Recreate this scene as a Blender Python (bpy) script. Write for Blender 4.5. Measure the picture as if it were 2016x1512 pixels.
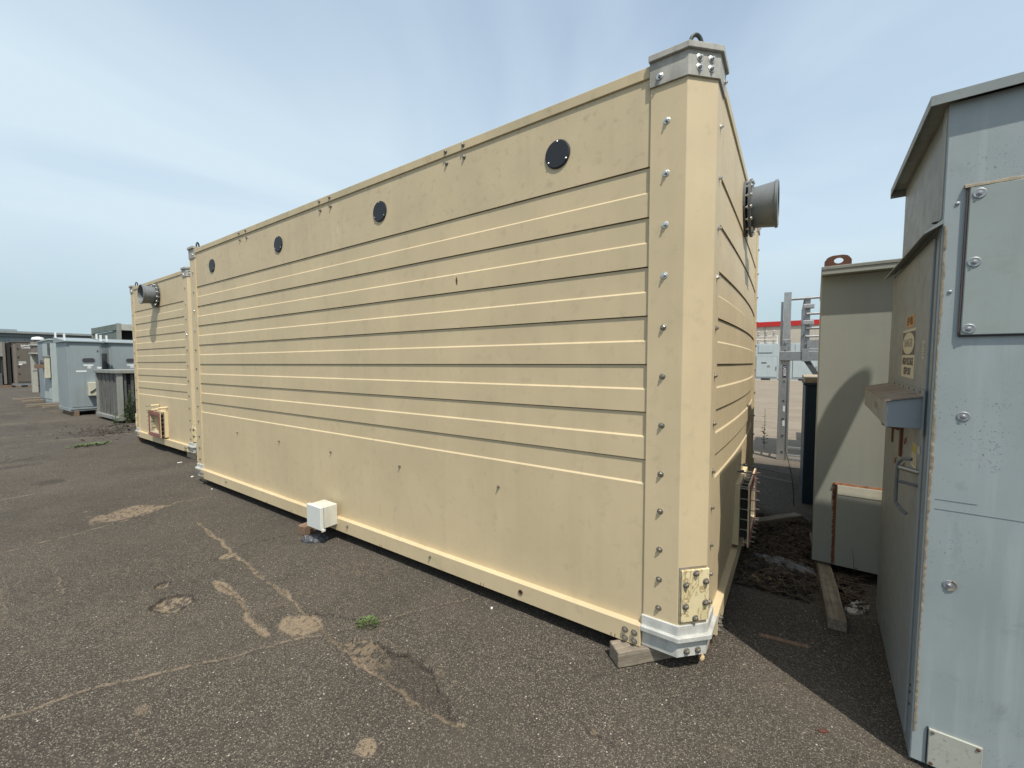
import bpy, bmesh, math, random
import numpy as np
from mathutils import Vector, Matrix, Euler

random.seed(7)
R = math.radians
sc = bpy.context.scene
for o in list(bpy.data.objects): bpy.data.objects.remove(o, do_unlink=True)
COL = sc.collection

# ------------------------------------------------------------------ camera
cam_d = bpy.data.cameras.new('camera'); cam = bpy.data.objects.new('camera', cam_d); COL.objects.link(cam)
cam_d.sensor_width = 36.0; cam_d.lens = 810.3 / 2016 * 36.0
cam_d.clip_start = 0.05; cam_d.clip_end = 900
cam.location = (-2.172, -0.345, 1.6)
cam.rotation_euler = (R(90 - 2.904), R(0.08), R(34.235 - 90))
sc.camera = cam

# ------------------------------------------------------------------ world and sun
SUN = Vector((-0.288, -0.393, 0.873)).normalized()
EL = math.asin(SUN.z); ROT = math.atan2(SUN.x, SUN.y)
w = bpy.data.worlds.new('World'); sc.world = w; w.use_nodes = True
nt = w.node_tree; nt.nodes.clear(); N = nt.nodes; L = nt.links
out = N.new('ShaderNodeOutputWorld'); bg = N.new('ShaderNodeBackground')
sky = N.new('ShaderNodeTexSky'); sky.sky_type = 'NISHITA'; sky.sun_disc = False
sky.sun_elevation = EL; sky.sun_rotation = ROT % (2 * math.pi)
sky.air_density = 1.25; sky.dust_density = 1.6; sky.ozone_density = 1.6; sky.altitude = 10
tc = N.new('ShaderNodeTexCoord')
# thin cirrus veil: a noise over the sky's direction projected on a high plane
sep = N.new('ShaderNodeSeparateXYZ'); L.new(tc.outputs['Generated'], sep.inputs[0])
mx = N.new('ShaderNodeMath'); mx.operation = 'ADD'; L.new(sep.outputs['Z'], mx.inputs[0]); mx.inputs[1].default_value = 0.16
dx = N.new('ShaderNodeMath'); dx.operation = 'DIVIDE'; L.new(sep.outputs['X'], dx.inputs[0]); L.new(mx.outputs[0], dx.inputs[1])
dy = N.new('ShaderNodeMath'); dy.operation = 'DIVIDE'; L.new(sep.outputs['Y'], dy.inputs[0]); L.new(mx.outputs[0], dy.inputs[1])
cmb = N.new('ShaderNodeCombineXYZ'); L.new(dx.outputs[0], cmb.inputs[0]); L.new(dy.outputs[0], cmb.inputs[1])
mp = N.new('ShaderNodeMapping'); mp.inputs['Location'].default_value = (0.35, 1.9, 0); mp.inputs['Rotation'].default_value = (0, 0, R(25)); mp.inputs['Scale'].default_value = (0.7, 1.0, 1)
L.new(cmb.outputs[0], mp.inputs['Vector'])
cn = N.new('ShaderNodeTexNoise'); cn.inputs['Scale'].default_value = 0.62; cn.inputs['Detail'].default_value = 6
cn.inputs['Roughness'].default_value = 0.5; cn.inputs['Distortion'].default_value = 0.6
L.new(mp.outputs[0], cn.inputs['Vector'])
cr = N.new('ShaderNodeValToRGB'); cr.color_ramp.elements[0].position = 0.38; cr.color_ramp.elements[1].position = 0.64
cr.color_ramp.elements[0].color = (0.0, 0.0, 0.0, 1); cr.color_ramp.elements[1].color = (0.66, 0.66, 0.66, 1)
L.new(cn.outputs['Fac'], cr.inputs[0])
# veil thickens towards the horizon
def zramp(stops):
    rp = N.new('ShaderNodeValToRGB'); L.new(sep.outputs['Z'], rp.inputs[0]); e = rp.color_ramp.elements
    e[0].position = stops[0][0]; e[0].color = (stops[0][1],) * 3 + (1,); e[1].position = stops[-1][0]; e[1].color = (stops[-1][1],) * 3 + (1,)
    for p_, v_ in stops[1:-1]: e.new(p_).color = (v_, v_, v_, 1)
    return rp
hz = zramp(((0.0, 0.80), (0.27, 0.78), (0.45, 0.56), (0.62, 0.30), (0.8, 0.22)))
ad = N.new('ShaderNodeMath'); ad.operation = 'ADD'; ad.use_clamp = True; L.new(cr.outputs[0], ad.inputs[0]); L.new(hz.outputs[0], ad.inputs[1])
mix = N.new('ShaderNodeMix'); mix.data_type = 'RGBA'
L.new(ad.outputs[0], mix.inputs[0]); L.new(sky.outputs[0], mix.inputs[6]); mix.inputs[7].default_value = (4.05, 4.90, 5.50, 1)
hz2 = zramp(((0.0, 0.92), (0.10, 0.75), (0.24, 0.0), (0.5, 0.0)))
mix2 = N.new('ShaderNodeMix'); mix2.data_type = 'RGBA'; L.new(hz2.outputs[0], mix2.inputs[0]); L.new(mix.outputs[2], mix2.inputs[6]); mix2.inputs[7].default_value = (2.95, 3.85, 4.2, 1)
L.new(mix2.outputs[2], bg.inputs['Color']); bg.inputs['Strength'].default_value = 0.125
L.new(bg.outputs[0], out.inputs[0])

sd = bpy.data.lights.new('sun', 'SUN'); sd.energy = 3.6; sd.angle = R(0.6); sd.color = (1.0, 0.95, 0.86)
so = bpy.data.objects.new('sun', sd); COL.objects.link(so)
so.rotation_euler = SUN.to_track_quat('Z', 'Y').to_euler(); so.location = (-3, -4, 12)
sc.view_settings.view_transform = 'Standard'; sc.view_settings.look = 'None'
sc.view_settings.exposure = 0.42; sc.view_settings.gamma = 1.0
try: sc.view_settings.use_curve_mapping = False
except Exception: pass
sc.render.engine = 'CYCLES'

# ------------------------------------------------------------------ materials
class G:
    """small node-graph helper"""
    def __init__(s, name):
        s.m = bpy.data.materials.new(name); s.m.use_nodes = True
        s.t = s.m.node_tree; s.b = s.t.nodes['Principled BSDF']
        s.tc = s.t.nodes.new('ShaderNodeTexCoord')
    def n(s, typ, **kw):
        x = s.t.nodes.new(typ)
        for k, v in kw.items():
            if k in ('i',):
                for a, b in v.items(): x.inputs[a].default_value = b
            else: setattr(x, k, v)
        return x
    def l(s, a, b): s.t.links.new(a, b)
    def coord(s, scale=(1, 1, 1), which='Object', rot=(0, 0, 0)):
        mpn = s.n('ShaderNodeMapping'); mpn.inputs['Scale'].default_value = scale; mpn.inputs['Rotation'].default_value = rot
        s.l(s.tc.outputs[which], mpn.inputs['Vector']); return mpn.outputs[0]
    def noise(s, scale, detail=4, rough=0.55, vec=None, dist=0.0):
        x = s.n('ShaderNodeTexNoise'); x.inputs['Scale'].default_value = scale; x.inputs['Detail'].default_value = detail
        x.inputs['Roughness'].default_value = rough; x.inputs['Distortion'].default_value = dist
        s.l(vec if vec is not None else s.tc.outputs['Object'], x.inputs['Vector']); return x.outputs['Fac']
    def ramp(s, v, lo, hi, a=0.0, b=1.0):
        x = s.n('ShaderNodeMapRange'); x.inputs[1].default_value = lo; x.inputs[2].default_value = hi
        x.inputs[3].default_value = a; x.inputs[4].default_value = b; s.l(v, x.inputs[0]); return x.outputs[0]
    def math(s, op, a, b=None, clamp=False):
        x = s.n('ShaderNodeMath'); x.operation = op; x.use_clamp = clamp
        for k, v in ((0, a), (1, b)):
            if v is None: continue
            if isinstance(v, (int, float)): x.inputs[k].default_value = v
            else: s.l(v, x.inputs[k])
        return x.outputs[0]
    def mix(s, f, a, b, mode='MIX'):
        x = s.n('ShaderNodeMix'); x.data_type = 'RGBA'; x.blend_type = mode
        if isinstance(f, (int, float)): x.inputs[0].default_value = f
        else: s.l(f, x.inputs[0])
        for k, v in ((6, a), (7, b)):
            if isinstance(v, (tuple, list)): x.inputs[k].default_value = (v[0], v[1], v[2], 1)
            else: s.l(v, x.inputs[k])
        return x.outputs[2]
    def base(s, v):
        if isinstance(v, (tuple, list)): s.b.inputs['Base Color'].default_value = (v[0], v[1], v[2], 1)
        else: s.l(v, s.b.inputs['Base Color'])
    def set(s, rough=None, metal=None, spec=None):
        if rough is not None:
            if isinstance(rough, (int, float)): s.b.inputs['Roughness'].default_value = rough
            else: s.l(rough, s.b.inputs['Roughness'])
        if metal is not None: s.b.inputs['Metallic'].default_value = metal
        if spec is not None: s.b.inputs['Specular IOR Level'].default_value = spec
    def bump(s, h, strength=0.3, dist=0.002):
        x = s.n('ShaderNodeBump'); x.inputs['Strength'].default_value = strength; x.inputs['Distance'].default_value = dist
        s.l(h, x.inputs['Height']); s.l(x.outputs[0], s.b.inputs['Normal'])

def paint(name, c1, c2, grime, rough=0.5, spots=0.35, streak=0.35, scale=1.6, fine=420, bump=0.12, metal=0.0, dent=0.0, spec=0.4):
    g = G(name)
    n1 = g.noise(scale, 6, 0.6); n2 = g.noise(scale * 7, 5, 0.65)
    col = g.mix(g.ramp(n1, 0.35, 0.65), c1, c2)
    st = g.noise(1.0, 5, 0.6, vec=g.coord((9, 9, 0.55)))
    col = g.mix(g.math('MULTIPLY', g.ramp(st, 0.5, 0.78), streak), col, grime)
    col = g.mix(g.math('MULTIPLY', g.ramp(n2, 0.56, 0.75), spots), col, grime)
    f = g.noise(fine, 2, 0.6)
    col = g.mix(g.ramp(f, 0.3, 0.7, 0.0, 0.10), col, (c1[0] * 0.45, c1[1] * 0.45, c1[2] * 0.45))
    g.base(col)
    g.set(rough=g.ramp(n2, 0.3, 0.7, rough - 0.06, min(1, rough + 0.12)), metal=metal, spec=spec)
    h = g.math('ADD', f, g.math('MULTIPLY', g.noise(2.2, 2, 0.4), dent))
    g.bump(h, bump, 0.002 if dent == 0 else 0.004)
    return g.m

def plain(name, c, rough=0.6, metal=0.0, var=0.25, scale=30, bump=0.1, spec=0.4):
    g = G(name); n = g.noise(scale, 4)
    g.base(g.mix(g.ramp(n, 0.3, 0.7, 0, var), c, (c[0] * 0.45, c[1] * 0.45, c[2] * 0.45)))
    g.set(rough=rough, metal=metal, spec=spec); g.bump(n, bump, 0.002); return g.m

M = {}
M['cream'] = paint('cream_gelcoat', (0.605, 0.485, 0.300), (0.540, 0.435, 0.270), (0.36, 0.30, 0.19), rough=0.55, spots=0.42, streak=0.16)
M['cream_upper'] = paint('mildewed_cream_gelcoat', (0.590, 0.474, 0.296), (0.520, 0.422, 0.266), (0.30, 0.255, 0.165), rough=0.58, spots=0.60, streak=0.22, scale=2.4)
M['cream_rail'] = paint('weathered_cream_gelcoat', (0.58, 0.465, 0.28), (0.46, 0.38, 0.235), (0.27, 0.23, 0.15), rough=0.6, spots=0.45, streak=0.35)
M['cream_light'] = paint('pale_cream_enamel', (0.70, 0.58, 0.36), (0.62, 0.52, 0.33), (0.33, 0.22, 0.12), rough=0.45, spots=0.4, streak=0.2, scale=6)
def m_scribble():
    g = G('smeared_cream_plate')
    v = g.coord((15, 15, 7)); n = g.noise(1.0, 2, 0.5, vec=v, dist=2.6)
    band = g.math('MULTIPLY', g.ramp(n, 0.50, 0.53), g.ramp(n, 0.60, 0.57))
    col = g.mix(g.ramp(g.noise(8, 5), 0.35, 0.7), (0.70, 0.60, 0.36), (0.55, 0.47, 0.27))
    col = g.mix(g.math('MULTIPLY', band, 0.75), col, (0.32, 0.21, 0.09))
    g.base(col); g.set(rough=0.45); g.bump(n, 0.2, 0.002); return g.m
M['scribble'] = m_scribble()
M['castalu'] = paint('weathered_cast_aluminium', (0.43, 0.415, 0.365), (0.30, 0.29, 0.255), (0.13, 0.11, 0.09), rough=0.6, spots=0.6, streak=0.5, scale=12, fine=500, bump=0.35, metal=0.0)
M['castwhite'] = paint('chalky_white_casting', (0.56, 0.555, 0.51), (0.40, 0.40, 0.37), (0.24, 0.23, 0.20), rough=0.6, spots=0.7, streak=0.5, scale=14, fine=300, bump=0.35)
M['steel'] = plain('bright_steel_bolt', (0.62, 0.61, 0.57), rough=0.28, metal=0.9, var=0.3, scale=200)
M['dullsteel'] = plain('dull_steel_bolt', (0.34, 0.31, 0.26), rough=0.4, metal=0.8, var=0.5, scale=200)
M['darkiron'] = plain('dark_lifting_eye', (0.045, 0.055, 0.05), rough=0.5, metal=0.3)
M['vent'] = plain('black_vent_cover', (0.018, 0.020, 0.025), rough=0.5)
M['pipe'] = paint('grey_painted_pipe', (0.185, 0.20, 0.205), (0.14, 0.15, 0.152), (0.08, 0.07, 0.06), rough=0.42, spots=0.3, streak=0.4, scale=5)
M['darkpipe'] = paint('dark_grey_flange', (0.12, 0.125, 0.125), (0.08, 0.085, 0.085), (0.05, 0.04, 0.035), rough=0.45, spots=0.4, streak=0.3, scale=8)
M['redsealant'] = paint('smeared_red_sealant', (0.30, 0.10, 0.08), (0.22, 0.075, 0.065), (0.42, 0.33, 0.27), rough=0.6, spots=0.8, streak=0.5, scale=14)
M['pipein'] = plain('pale_pipe_lining', (0.46, 0.43, 0.33), rough=0.6, var=0.7, scale=18)
M['dark'] = plain('unlit_interior', (0.03, 0.03, 0.03), rough=0.9)
M['jbox'] = None
def m_jbox():
    g = G('speckled_galvanised_box'); v = g.n('ShaderNodeTexVoronoi'); v.inputs['Scale'].default_value = 150
    g.l(g.tc.outputs['Object'], v.inputs['Vector'])
    g.base(g.mix(g.ramp(v.outputs['Distance'], 0.2, 0.7), (0.52, 0.55, 0.55), (0.66, 0.66, 0.60))); g.set(rough=0.6)
    g.bump(v.outputs['Distance'], 0.3, 0.002); return g.m
M['jbox'] = m_jbox()
M['jboxside'] = paint('pale_enamel_box', (0.62, 0.61, 0.52), (0.56, 0.55, 0.47), (0.33, 0.30, 0.22), rough=0.5, spots=0.3, scale=10)
def m_wood(name, c1, c2, sc_=(3, 60, 60)):
    g = G(name); n = g.noise(1.0, 6, 0.65, vec=g.coord(sc_), dist=0.6); k = g.noise(14, 4)
    col = g.mix(g.ramp(n, 0.3, 0.7), c1, c2); col = g.mix(g.math('MULTIPLY', g.ramp(k, 0.5, 0.8), 0.5), col, (c1[0] * .4, c1[1] * .4, c1[2] * .4))
    g.base(col); g.set(rough=0.85, spec=0.2); g.bump(n, 0.7, 0.005); return g.m
M['wood'] = m_wood('weathered_grey_timber', (0.13, 0.105, 0.08), (0.33, 0.28, 0.215))
M['woodpale'] = m_wood('pale_dry_timber', (0.28, 0.23, 0.16), (0.46, 0.38, 0.27))
M['woodbrown'] = m_wood('brown_timber', (0.14, 0.09, 0.06), (0.26, 0.18, 0.125))
M['woodgray'] = m_wood('grey_slat_timber', (0.055, 0.055, 0.050), (0.20, 0.196, 0.178), (30, 30, 2))
M['straw'] = plain('dry_straw', (0.22, 0.16, 0.10), rough=0.9, var=0.8, scale=9)
M['litter'] = plain('dead_leaf_litter', (0.055, 0.04, 0.029), rough=0.95, var=0.9, scale=25)
M['green'] = plain('fresh_green_leaf', (0.095, 0.145, 0.04), rough=0.6, var=0.6, scale=40)
M['weedgreen'] = plain('dusty_green_leaf', (0.12, 0.16, 0.07), rough=0.7, var=0.6, scale=20)
M['rubber'] = plain('burnt_plastic', (0.085, 0.09, 0.10), rough=0.45, var=0.9, scale=30)
M['chip'] = plain('split_wood_chip', (0.60, 0.44, 0.25), rough=0.8)
M['pebble'] = plain('white_pebble', (0.72, 0.72, 0.68), rough=0.7, var=0.2)
M['brownleaf'] = plain('brown_leaf', (0.10, 0.035, 0.025), rough=0.8)
M['paper'] = plain('dirty_paper', (0.55, 0.50, 0.42), rough=0.9, var=0.6, scale=12)
M['sheet'] = plain('grey_plastic_sheet', (0.19, 0.19, 0.19), rough=0.6, var=0.6, scale=14)
M['foam'] = plain('yellowed_foam', (0.50, 0.36, 0.17), rough=0.95, var=0.6, scale=20)
# steel cabinets
def m_gfront():
    g = G('chalked_grey_enamel')
    n1 = g.noise(1.9, 6, 0.6); n2 = g.noise(5.5, 5, 0.6, dist=0.6)
    col = g.mix(g.ramp(n1, 0.33, 0.66), (0.270, 0.308, 0.308), (0.325, 0.362, 0.365))
    st = g.noise(1.0, 4, 0.6, vec=g.coord((14, 14, 0.9)))
    col = g.mix(g.math('MULTIPLY', g.ramp(st, 0.52, 0.8), 0.55), col, (0.42, 0.46, 0.465))
    col = g.mix(g.math('MULTIPLY', g.ramp(n2, 0.58, 0.72), 0.5), col, (0.19, 0.22, 0.225))
    sp = g.noise(95, 2, 0.7); gate = g.ramp(g.noise(2.6, 3), 0.50, 0.66)
    col = g.mix(g.math('MULTIPLY', g.ramp(sp, 0.635, 0.66), g.math('MULTIPLY', gate, 0.85)), col, (0.05, 0.055, 0.06))
    g.base(col); g.set(rough=g.ramp(n1, 0.3, 0.7, 0.42, 0.6), spec=0.4)
    g.bump(g.math('ADD', g.math('MULTIPLY', g.noise(2.4, 2, 0.4), 4.0), g.noise(300, 2)), 0.12, 0.004); return g.m
M['gfront'] = m_gfront()
M['gpanel'] = paint('aged_grey_green_enamel', (0.325, 0.37, 0.345), (0.285, 0.325, 0.31), (0.14, 0.12, 0.09), rough=0.5, spots=0.2, streak=0.3, dent=3.0)
M['gside'] = paint('grey_door_enamel', (0.218, 0.245, 0.258), (0.190, 0.216, 0.228), (0.115, 0.105, 0.09), rough=0.45, spots=0.22, streak=0.10)
M['groof'] = paint('grey_roof_enamel', (0.27, 0.295, 0.285), (0.22, 0.24, 0.235), (0.12, 0.11, 0.09), rough=0.5, spots=0.4, streak=0.4, scale=4)
M['caulk'] = paint('brown_caulking', (0.27, 0.225, 0.16), (0.19, 0.155, 0.11), (0.33, 0.34, 0.31), rough=0.85, spots=0.8, streak=0.6, scale=26, bump=0.6)
M['darkseam'] = plain('dark_gasket', (0.035, 0.035, 0.04), rough=0.8)
M['brownseam'] = plain('old_brown_gasket', (0.085, 0.065, 0.06), rough=0.8)
M['plate'] = paint('speckled_pale_plate', (0.42, 0.42, 0.36), (0.36, 0.36, 0.31), (0.12, 0.09, 0.05), rough=0.55, spots=0.6, streak=0.3, scale=9)
M['rust'] = paint('rusted_steel', (0.10, 0.045, 0.028), (0.165, 0.075, 0.042), (0.05, 0.03, 0.02), rough=0.85, spots=0.6, scale=14, bump=0.5)
M['boxtop'] = paint('rust_dusted_lid', (0.30, 0.25, 0.19), (0.20, 0.15, 0.11), (0.10, 0.05, 0.03), rough=0.8, spots=0.7, streak=0.4, scale=10)
M['beamwood'] = m_wood('cracked_beam_timber', (0.14, 0.115, 0.085), (0.31, 0.26, 0.19))
M['olive'] = paint('olive_grey_enamel', (0.325, 0.330, 0.282), (0.29, 0.296, 0.255), (0.17, 0.14, 0.10), rough=0.5, spots=0.12, streak=0.15, scale=1.2)
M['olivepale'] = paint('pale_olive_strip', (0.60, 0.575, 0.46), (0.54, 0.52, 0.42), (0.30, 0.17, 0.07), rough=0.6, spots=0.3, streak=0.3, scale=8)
def m_rustedge():
    g = G('rust_bleeding_edge'); n = g.noise(22, 5, 0.7)
    g.base(g.mix(g.ramp(n, 0.3, 0.7), (0.07, 0.03, 0.018), (0.27, 0.105, 0.04))); g.set(rough=0.9); g.bump(n, 0.5, 0.003); return g.m
M['rustedge'] = m_rustedge()
M['navy'] = paint('dark_blue_enamel', (0.018, 0.045, 0.075), (0.014, 0.035, 0.06), (0.03, 0.03, 0.03), rough=0.5, spots=0.3)
M['alu'] = plain('ladder_aluminium', (0.50, 0.50, 0.49), rough=0.42, metal=0.7, var=0.35, scale=18)
M['alud'] = plain('dull_aluminium', (0.36, 0.37, 0.38), rough=0.5, metal=0.6, var=0.35, scale=18)
M['label'] = plain('navy_label', (0.01, 0.012, 0.045), rough=0.4, var=0.1)
M['white'] = plain('white_print', (0.72, 0.72, 0.70), rough=0.6, var=0.1)
M['offwhite'] = plain('sun_bleached_sticker', (0.56, 0.53, 0.42), rough=0.6, var=0.45, scale=60)
M['black'] = plain('black_print', (0.05, 0.05, 0.055), rough=0.6, var=0.2)
M['fadedprint'] = plain('faded_print', (0.27, 0.24, 0.20), rough=0.7, var=0.3)
M['signdark'] = plain('faded_black_sign', (0.085, 0.08, 0.09), rough=0.6)
M['orange'] = plain('faded_orange_sticker', (0.50, 0.30, 0.12), rough=0.7, var=0.4, scale=60)
M['orangeprint'] = plain('brown_print', (0.16, 0.07, 0.02), rough=0.7)
M['yellow'] = plain('faded_yellow_sticker', (0.36, 0.33, 0.09), rough=0.7)
M['gray1'] = paint('blue_grey_cabinet_enamel', (0.265, 0.305, 0.312), (0.24, 0.278, 0.285), (0.13, 0.14, 0.14), rough=0.5, spots=0.15, streak=0.25)
M['mint'] = paint('pale_mint_enamel', (0.40, 0.455, 0.435), (0.36, 0.41, 0.395), (0.20, 0.22, 0.19), rough=0.5, spots=0.15, streak=0.3)
M['bluegray'] = paint('slate_blue_enamel', (0.24, 0.275, 0.295), (0.215, 0.25, 0.27), (0.12, 0.13, 0.13), rough=0.5)
M['brown'] = paint('taupe_enamel', (0.135, 0.115, 0.09), (0.118, 0.10, 0.08), (0.06, 0.05, 0.04), rough=0.55, spots=0.15, streak=0.2)
M['brownlt'] = paint('light_taupe_enamel', (0.19, 0.165, 0.135), (0.165, 0.145, 0.12), (0.09, 0.08, 0.06), rough=0.55)
M['beige'] = paint('beige_switch_box', (0.56, 0.54, 0.42), (0.48, 0.46, 0.36), (0.22, 0.20, 0.15), rough=0.55, spots=0.4, scale=8)
M['greenmould'] = paint('mouldy_green_steel', (0.10, 0.13, 0.11), (0.15, 0.175, 0.155), (0.36, 0.38, 0.34), rough=0.7, spots=0.8, streak=0.4, scale=5)
M['paleframe'] = paint('mossy_grey_frame', (0.27, 0.275, 0.245), (0.22, 0.225, 0.20), (0.10, 0.10, 0.08), rough=0.7, spots=0.5, streak=0.4, scale=6)
M['tanwall'] = paint('tan_block_wall', (0.56, 0.49, 0.40), (0.50, 0.44, 0.36), (0.33, 0.27, 0.21), rough=0.85, spots=0.4, streak=0.6, scale=0.9, fine=12)
M['red'] = plain('red_fascia', (0.50, 0.022, 0.018), rough=0.5, var=0.15, scale=1)
M['metalwall'] = paint('blue_grey_metal_siding', (0.235, 0.285, 0.30), (0.215, 0.26, 0.275), (0.15, 0.17, 0.17), rough=0.55, spots=0.1, streak=0.3, scale=0.15, fine=3)
M['parapet'] = plain('grey_parapet', (0.17, 0.185, 0.19), rough=0.7, var=0.2, scale=1)
M['farcab'] = paint('pale_blue_switchgear_enamel', (0.46, 0.52, 0.53), (0.42, 0.48, 0.49), (0.3, 0.3, 0.28), rough=0.55, spots=0.1)
M['porcelain'] = plain('grey_porcelain', (0.42, 0.40, 0.36), rough=0.5)
M['gasket_white'] = plain('white_flashing', (0.60, 0.60, 0.55), rough=0.6)

# ------------------------------------------------------------------ mesh helpers
class MB:
    def __init__(s): s.v = []; s.f = []
    def add(s, vs, fs):
        k = len(s.v); s.v += [tuple(p) for p in vs]; s.f += [tuple(i + k for i in f) for f in fs]; return s
    def box(s, x0, x1, y0, y1, z0, z1):
        return s.add([(x0, y0, z0), (x1, y0, z0), (x1, y1, z0), (x0, y1, z0), (x0, y0, z1), (x1, y0, z1), (x1, y1, z1), (x0, y1, z1)],
                     [(0, 3, 2, 1), (4, 5, 6, 7), (0, 1, 5, 4), (1, 2, 6, 5), (2, 3, 7, 6), (3, 0, 4, 7)])
    def hexa(s, p):  # 8 points, bottom ring then top ring
        return s.add(p, [(0, 3, 2, 1), (4, 5, 6, 7), (0, 1, 5, 4), (1, 2, 6, 5), (2, 3, 7, 6), (3, 0, 4, 7)])
    def prism(s, pts, z0, z1):
        n = len(pts); vs = [(x, y, z0) for x, y in pts] + [(x, y, z1) for x, y in pts]
        return s.add(vs, [tuple(range(n))[::-1], tuple(range(n, 2 * n))] + [(i, (i + 1) % n, n + (i + 1) % n, n + i) for i in range(n)])
    def loft(s, rings, closed=True, caps=True):
        n = len(rings[0]); k = len(s.v)
        for r in rings: s.v += [tuple(p) for p in r]
        for j in range(len(rings) - 1):
            for i in range(n if closed else n - 1):
                a = k + j * n + i; b = k + j * n + (i + 1) % n
                s.f.append((a, b, b + n, a + n))
        if caps:
            s.f.append(tuple(k + i for i in range(n))[::-1]); s.f.append(tuple(k + (len(rings) - 1) * n + i for i in range(n)))
        return s
    def tube(s, p0, p1, r0, r1=None, n=10, caps=True):
        r1 = r0 if r1 is None else r1
        p0 = Vector(p0); p1 = Vector(p1); d = (p1 - p0).normalized()
        a = d.orthogonal().normalized(); b = d.cross(a)
        rg = [[p + (a * math.cos(t) + b * math.sin(t)) * r for t in [2 * math.pi * i / n for i in range(n)]] for p, r in ((p0, r0), (p1, r1))]
        return s.loft(rg, True, caps)
    def path(s, pts, r, n=8):
        rings = []; pts = [Vector(p) for p in pts]
        rr = r if isinstance(r, (list, tuple)) else [r] * len(pts)
        a0 = None
        for i, p in enumerate(pts):
            d = (pts[min(i + 1, len(pts) - 1)] - pts[max(i - 1, 0)]).normalized()
            if a0 is None: a0 = d.orthogonal().normalized()
            a = (a0 - d * a0.dot(d)).normalized(); a0 = a; b = d.cross(a)
            rings.append([p + (a * math.cos(2 * math.pi * k / n) + b * math.sin(2 * math.pi * k / n)) * rr[i] for k in range(n)])
        return s.loft(rings)
    def lathe(s, prof, c=(0, 0, 0), axis='Z', n=24, closed=False):
        rings = []
        for r, h in prof:
            ring = []
            for k in range(n):
                t = 2 * math.pi * k / n; x, y = r * math.cos(t), r * math.sin(t)
                p = {'Z': (x, y, h), 'X': (h, x, y), 'Y': (x, h, y)}[axis]
                ring.append((p[0] + c[0], p[1] + c[1], p[2] + c[2]))
            rings.append(ring)
        if closed: rings.append(rings[0])
        return s.loft(rings, True, not closed)
    def xf(s, mtx):
        s.v = [tuple(mtx @ Vector(p)) for p in s.v]; return s
    def mesh(s, name, mat=None, bevel=0.0, smooth=False, mats=None):
        me = bpy.data.meshes.new(name); me.from_pydata(s.v, [], s.f)
        bm = bmesh.new(); bm.from_mesh(me)
        bmesh.ops.remove_doubles(bm, verts=bm.verts, dist=1e-6)
        bmesh.ops.recalc_face_normals(bm, faces=bm.faces)
        if bevel > 0:
            es = [e for e in bm.edges if len(e.link_faces) == 2 and e.calc_face_angle(0) > 0.5]
            bmesh.ops.bevel(bm, geom=es, offset=bevel, segments=1, affect='EDGES', profile=0.6, clamp_overlap=True)
        bm.to_mesh(me); bm.free()
        if mat: me.materials.append(M[mat] if isinstance(mat, str) else mat)
        if smooth:
            for p in me.polygons: p.use_smooth = True
            try: me.set_sharp_from_angle(angle=R(38))
            except Exception: pass
        return me

def link(name, me, parent=None, mtx=None):
    o = bpy.data.objects.new(name, me); COL.objects.link(o)
    if parent: o.parent = parent
    if mtx is not None: o.matrix_local = mtx
    return o
def obj(name, mb, mat, parent=None, bevel=0.0, smooth=False, label=None):
    o = link(name, mb.mesh(name, mat, bevel, smooth), parent)
    if label: o['label'] = label
    return o
def thing(name, label, cat, loc=(0, 0, 0), rz=0.0, group=None):
    o = bpy.data.objects.new(name, None); COL.objects.link(o); o.location = loc; o.rotation_euler = (0, 0, rz); o.empty_display_size = 0.2
    o['label'] = label; o['category'] = cat
    if group: o['group'] = group
    return o
def tag(o, label=None, cat=None, group=None, kind=None):
    for k, v in (('label', label), ('category', cat), ('group', group), ('kind', kind)):
        if v: o[k] = v
    return o
def basis(normal, loc, up=(0, 0, 1)):
    """matrix whose +Z is the given normal"""
    n = Vector(normal).normalized(); u = Vector(up); x = u.cross(n)
    if x.length < 1e-4: x = Vector((1, 0, 0))
    x.normalize(); y = n.cross(x)
    m = Matrix((x, y, n)).transposed().to_4x4(); m.translation = Vector(loc); return m
def text_mesh(txt, size, mat, sx=1.0, bold=0.0):
    cu = bpy.data.curves.new('lettering', 'FONT'); cu.body = txt; cu.size = size; cu.align_x = 'CENTER'; cu.align_y = 'CENTER'
    cu.extrude = 0.0004; cu.offset = bold
    to = bpy.data.objects.new('lettering', cu); COL.objects.link(to)
    dg = bpy.context.evaluated_depsgraph_get(); me = bpy.data.meshes.new_from_object(to.evaluated_get(dg))
    bpy.data.objects.remove(to, do_unlink=True)
    me.transform(Matrix.Diagonal((sx, 1, 1, 1))); me.materials.clear(); me.materials.append(M[mat]); return me

def hexnut(r, h, washer=None, stud=0.0):
    m = MB()
    if washer: m.lathe([(washer, 0), (washer, h * 0.18), (washer * 0.85, h * 0.28)], n=16)
    m.lathe([(r, h * 0.2), (r, h * 0.85), (r * 0.75, h)], n=6)
    if stud: m.tube((0, 0, h * 0.5), (0, 0, h + stud), r * 0.5, n=8)
    return m
ME_bolt = hexnut(0.0105, 0.012, 0.0175, 0.006).mesh('bolt', 'steel')
ME_boltd = hexnut(0.0105, 0.012, 0.0155, 0.004).mesh('bolt', 'dullsteel')
ME_boltbig = hexnut(0.012, 0.015, 0.017, 0.004).mesh('bolt', 'dullsteel')
ME_nut = hexnut(0.010, 0.010, 0.0, 0.008).mesh('bolt', 'dullsteel')
ME_screw = MB().lathe([(0.006, 0), (0.006, 0.003), (0.003, 0.005)], n=8).mesh('screw', 'steel')
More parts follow.
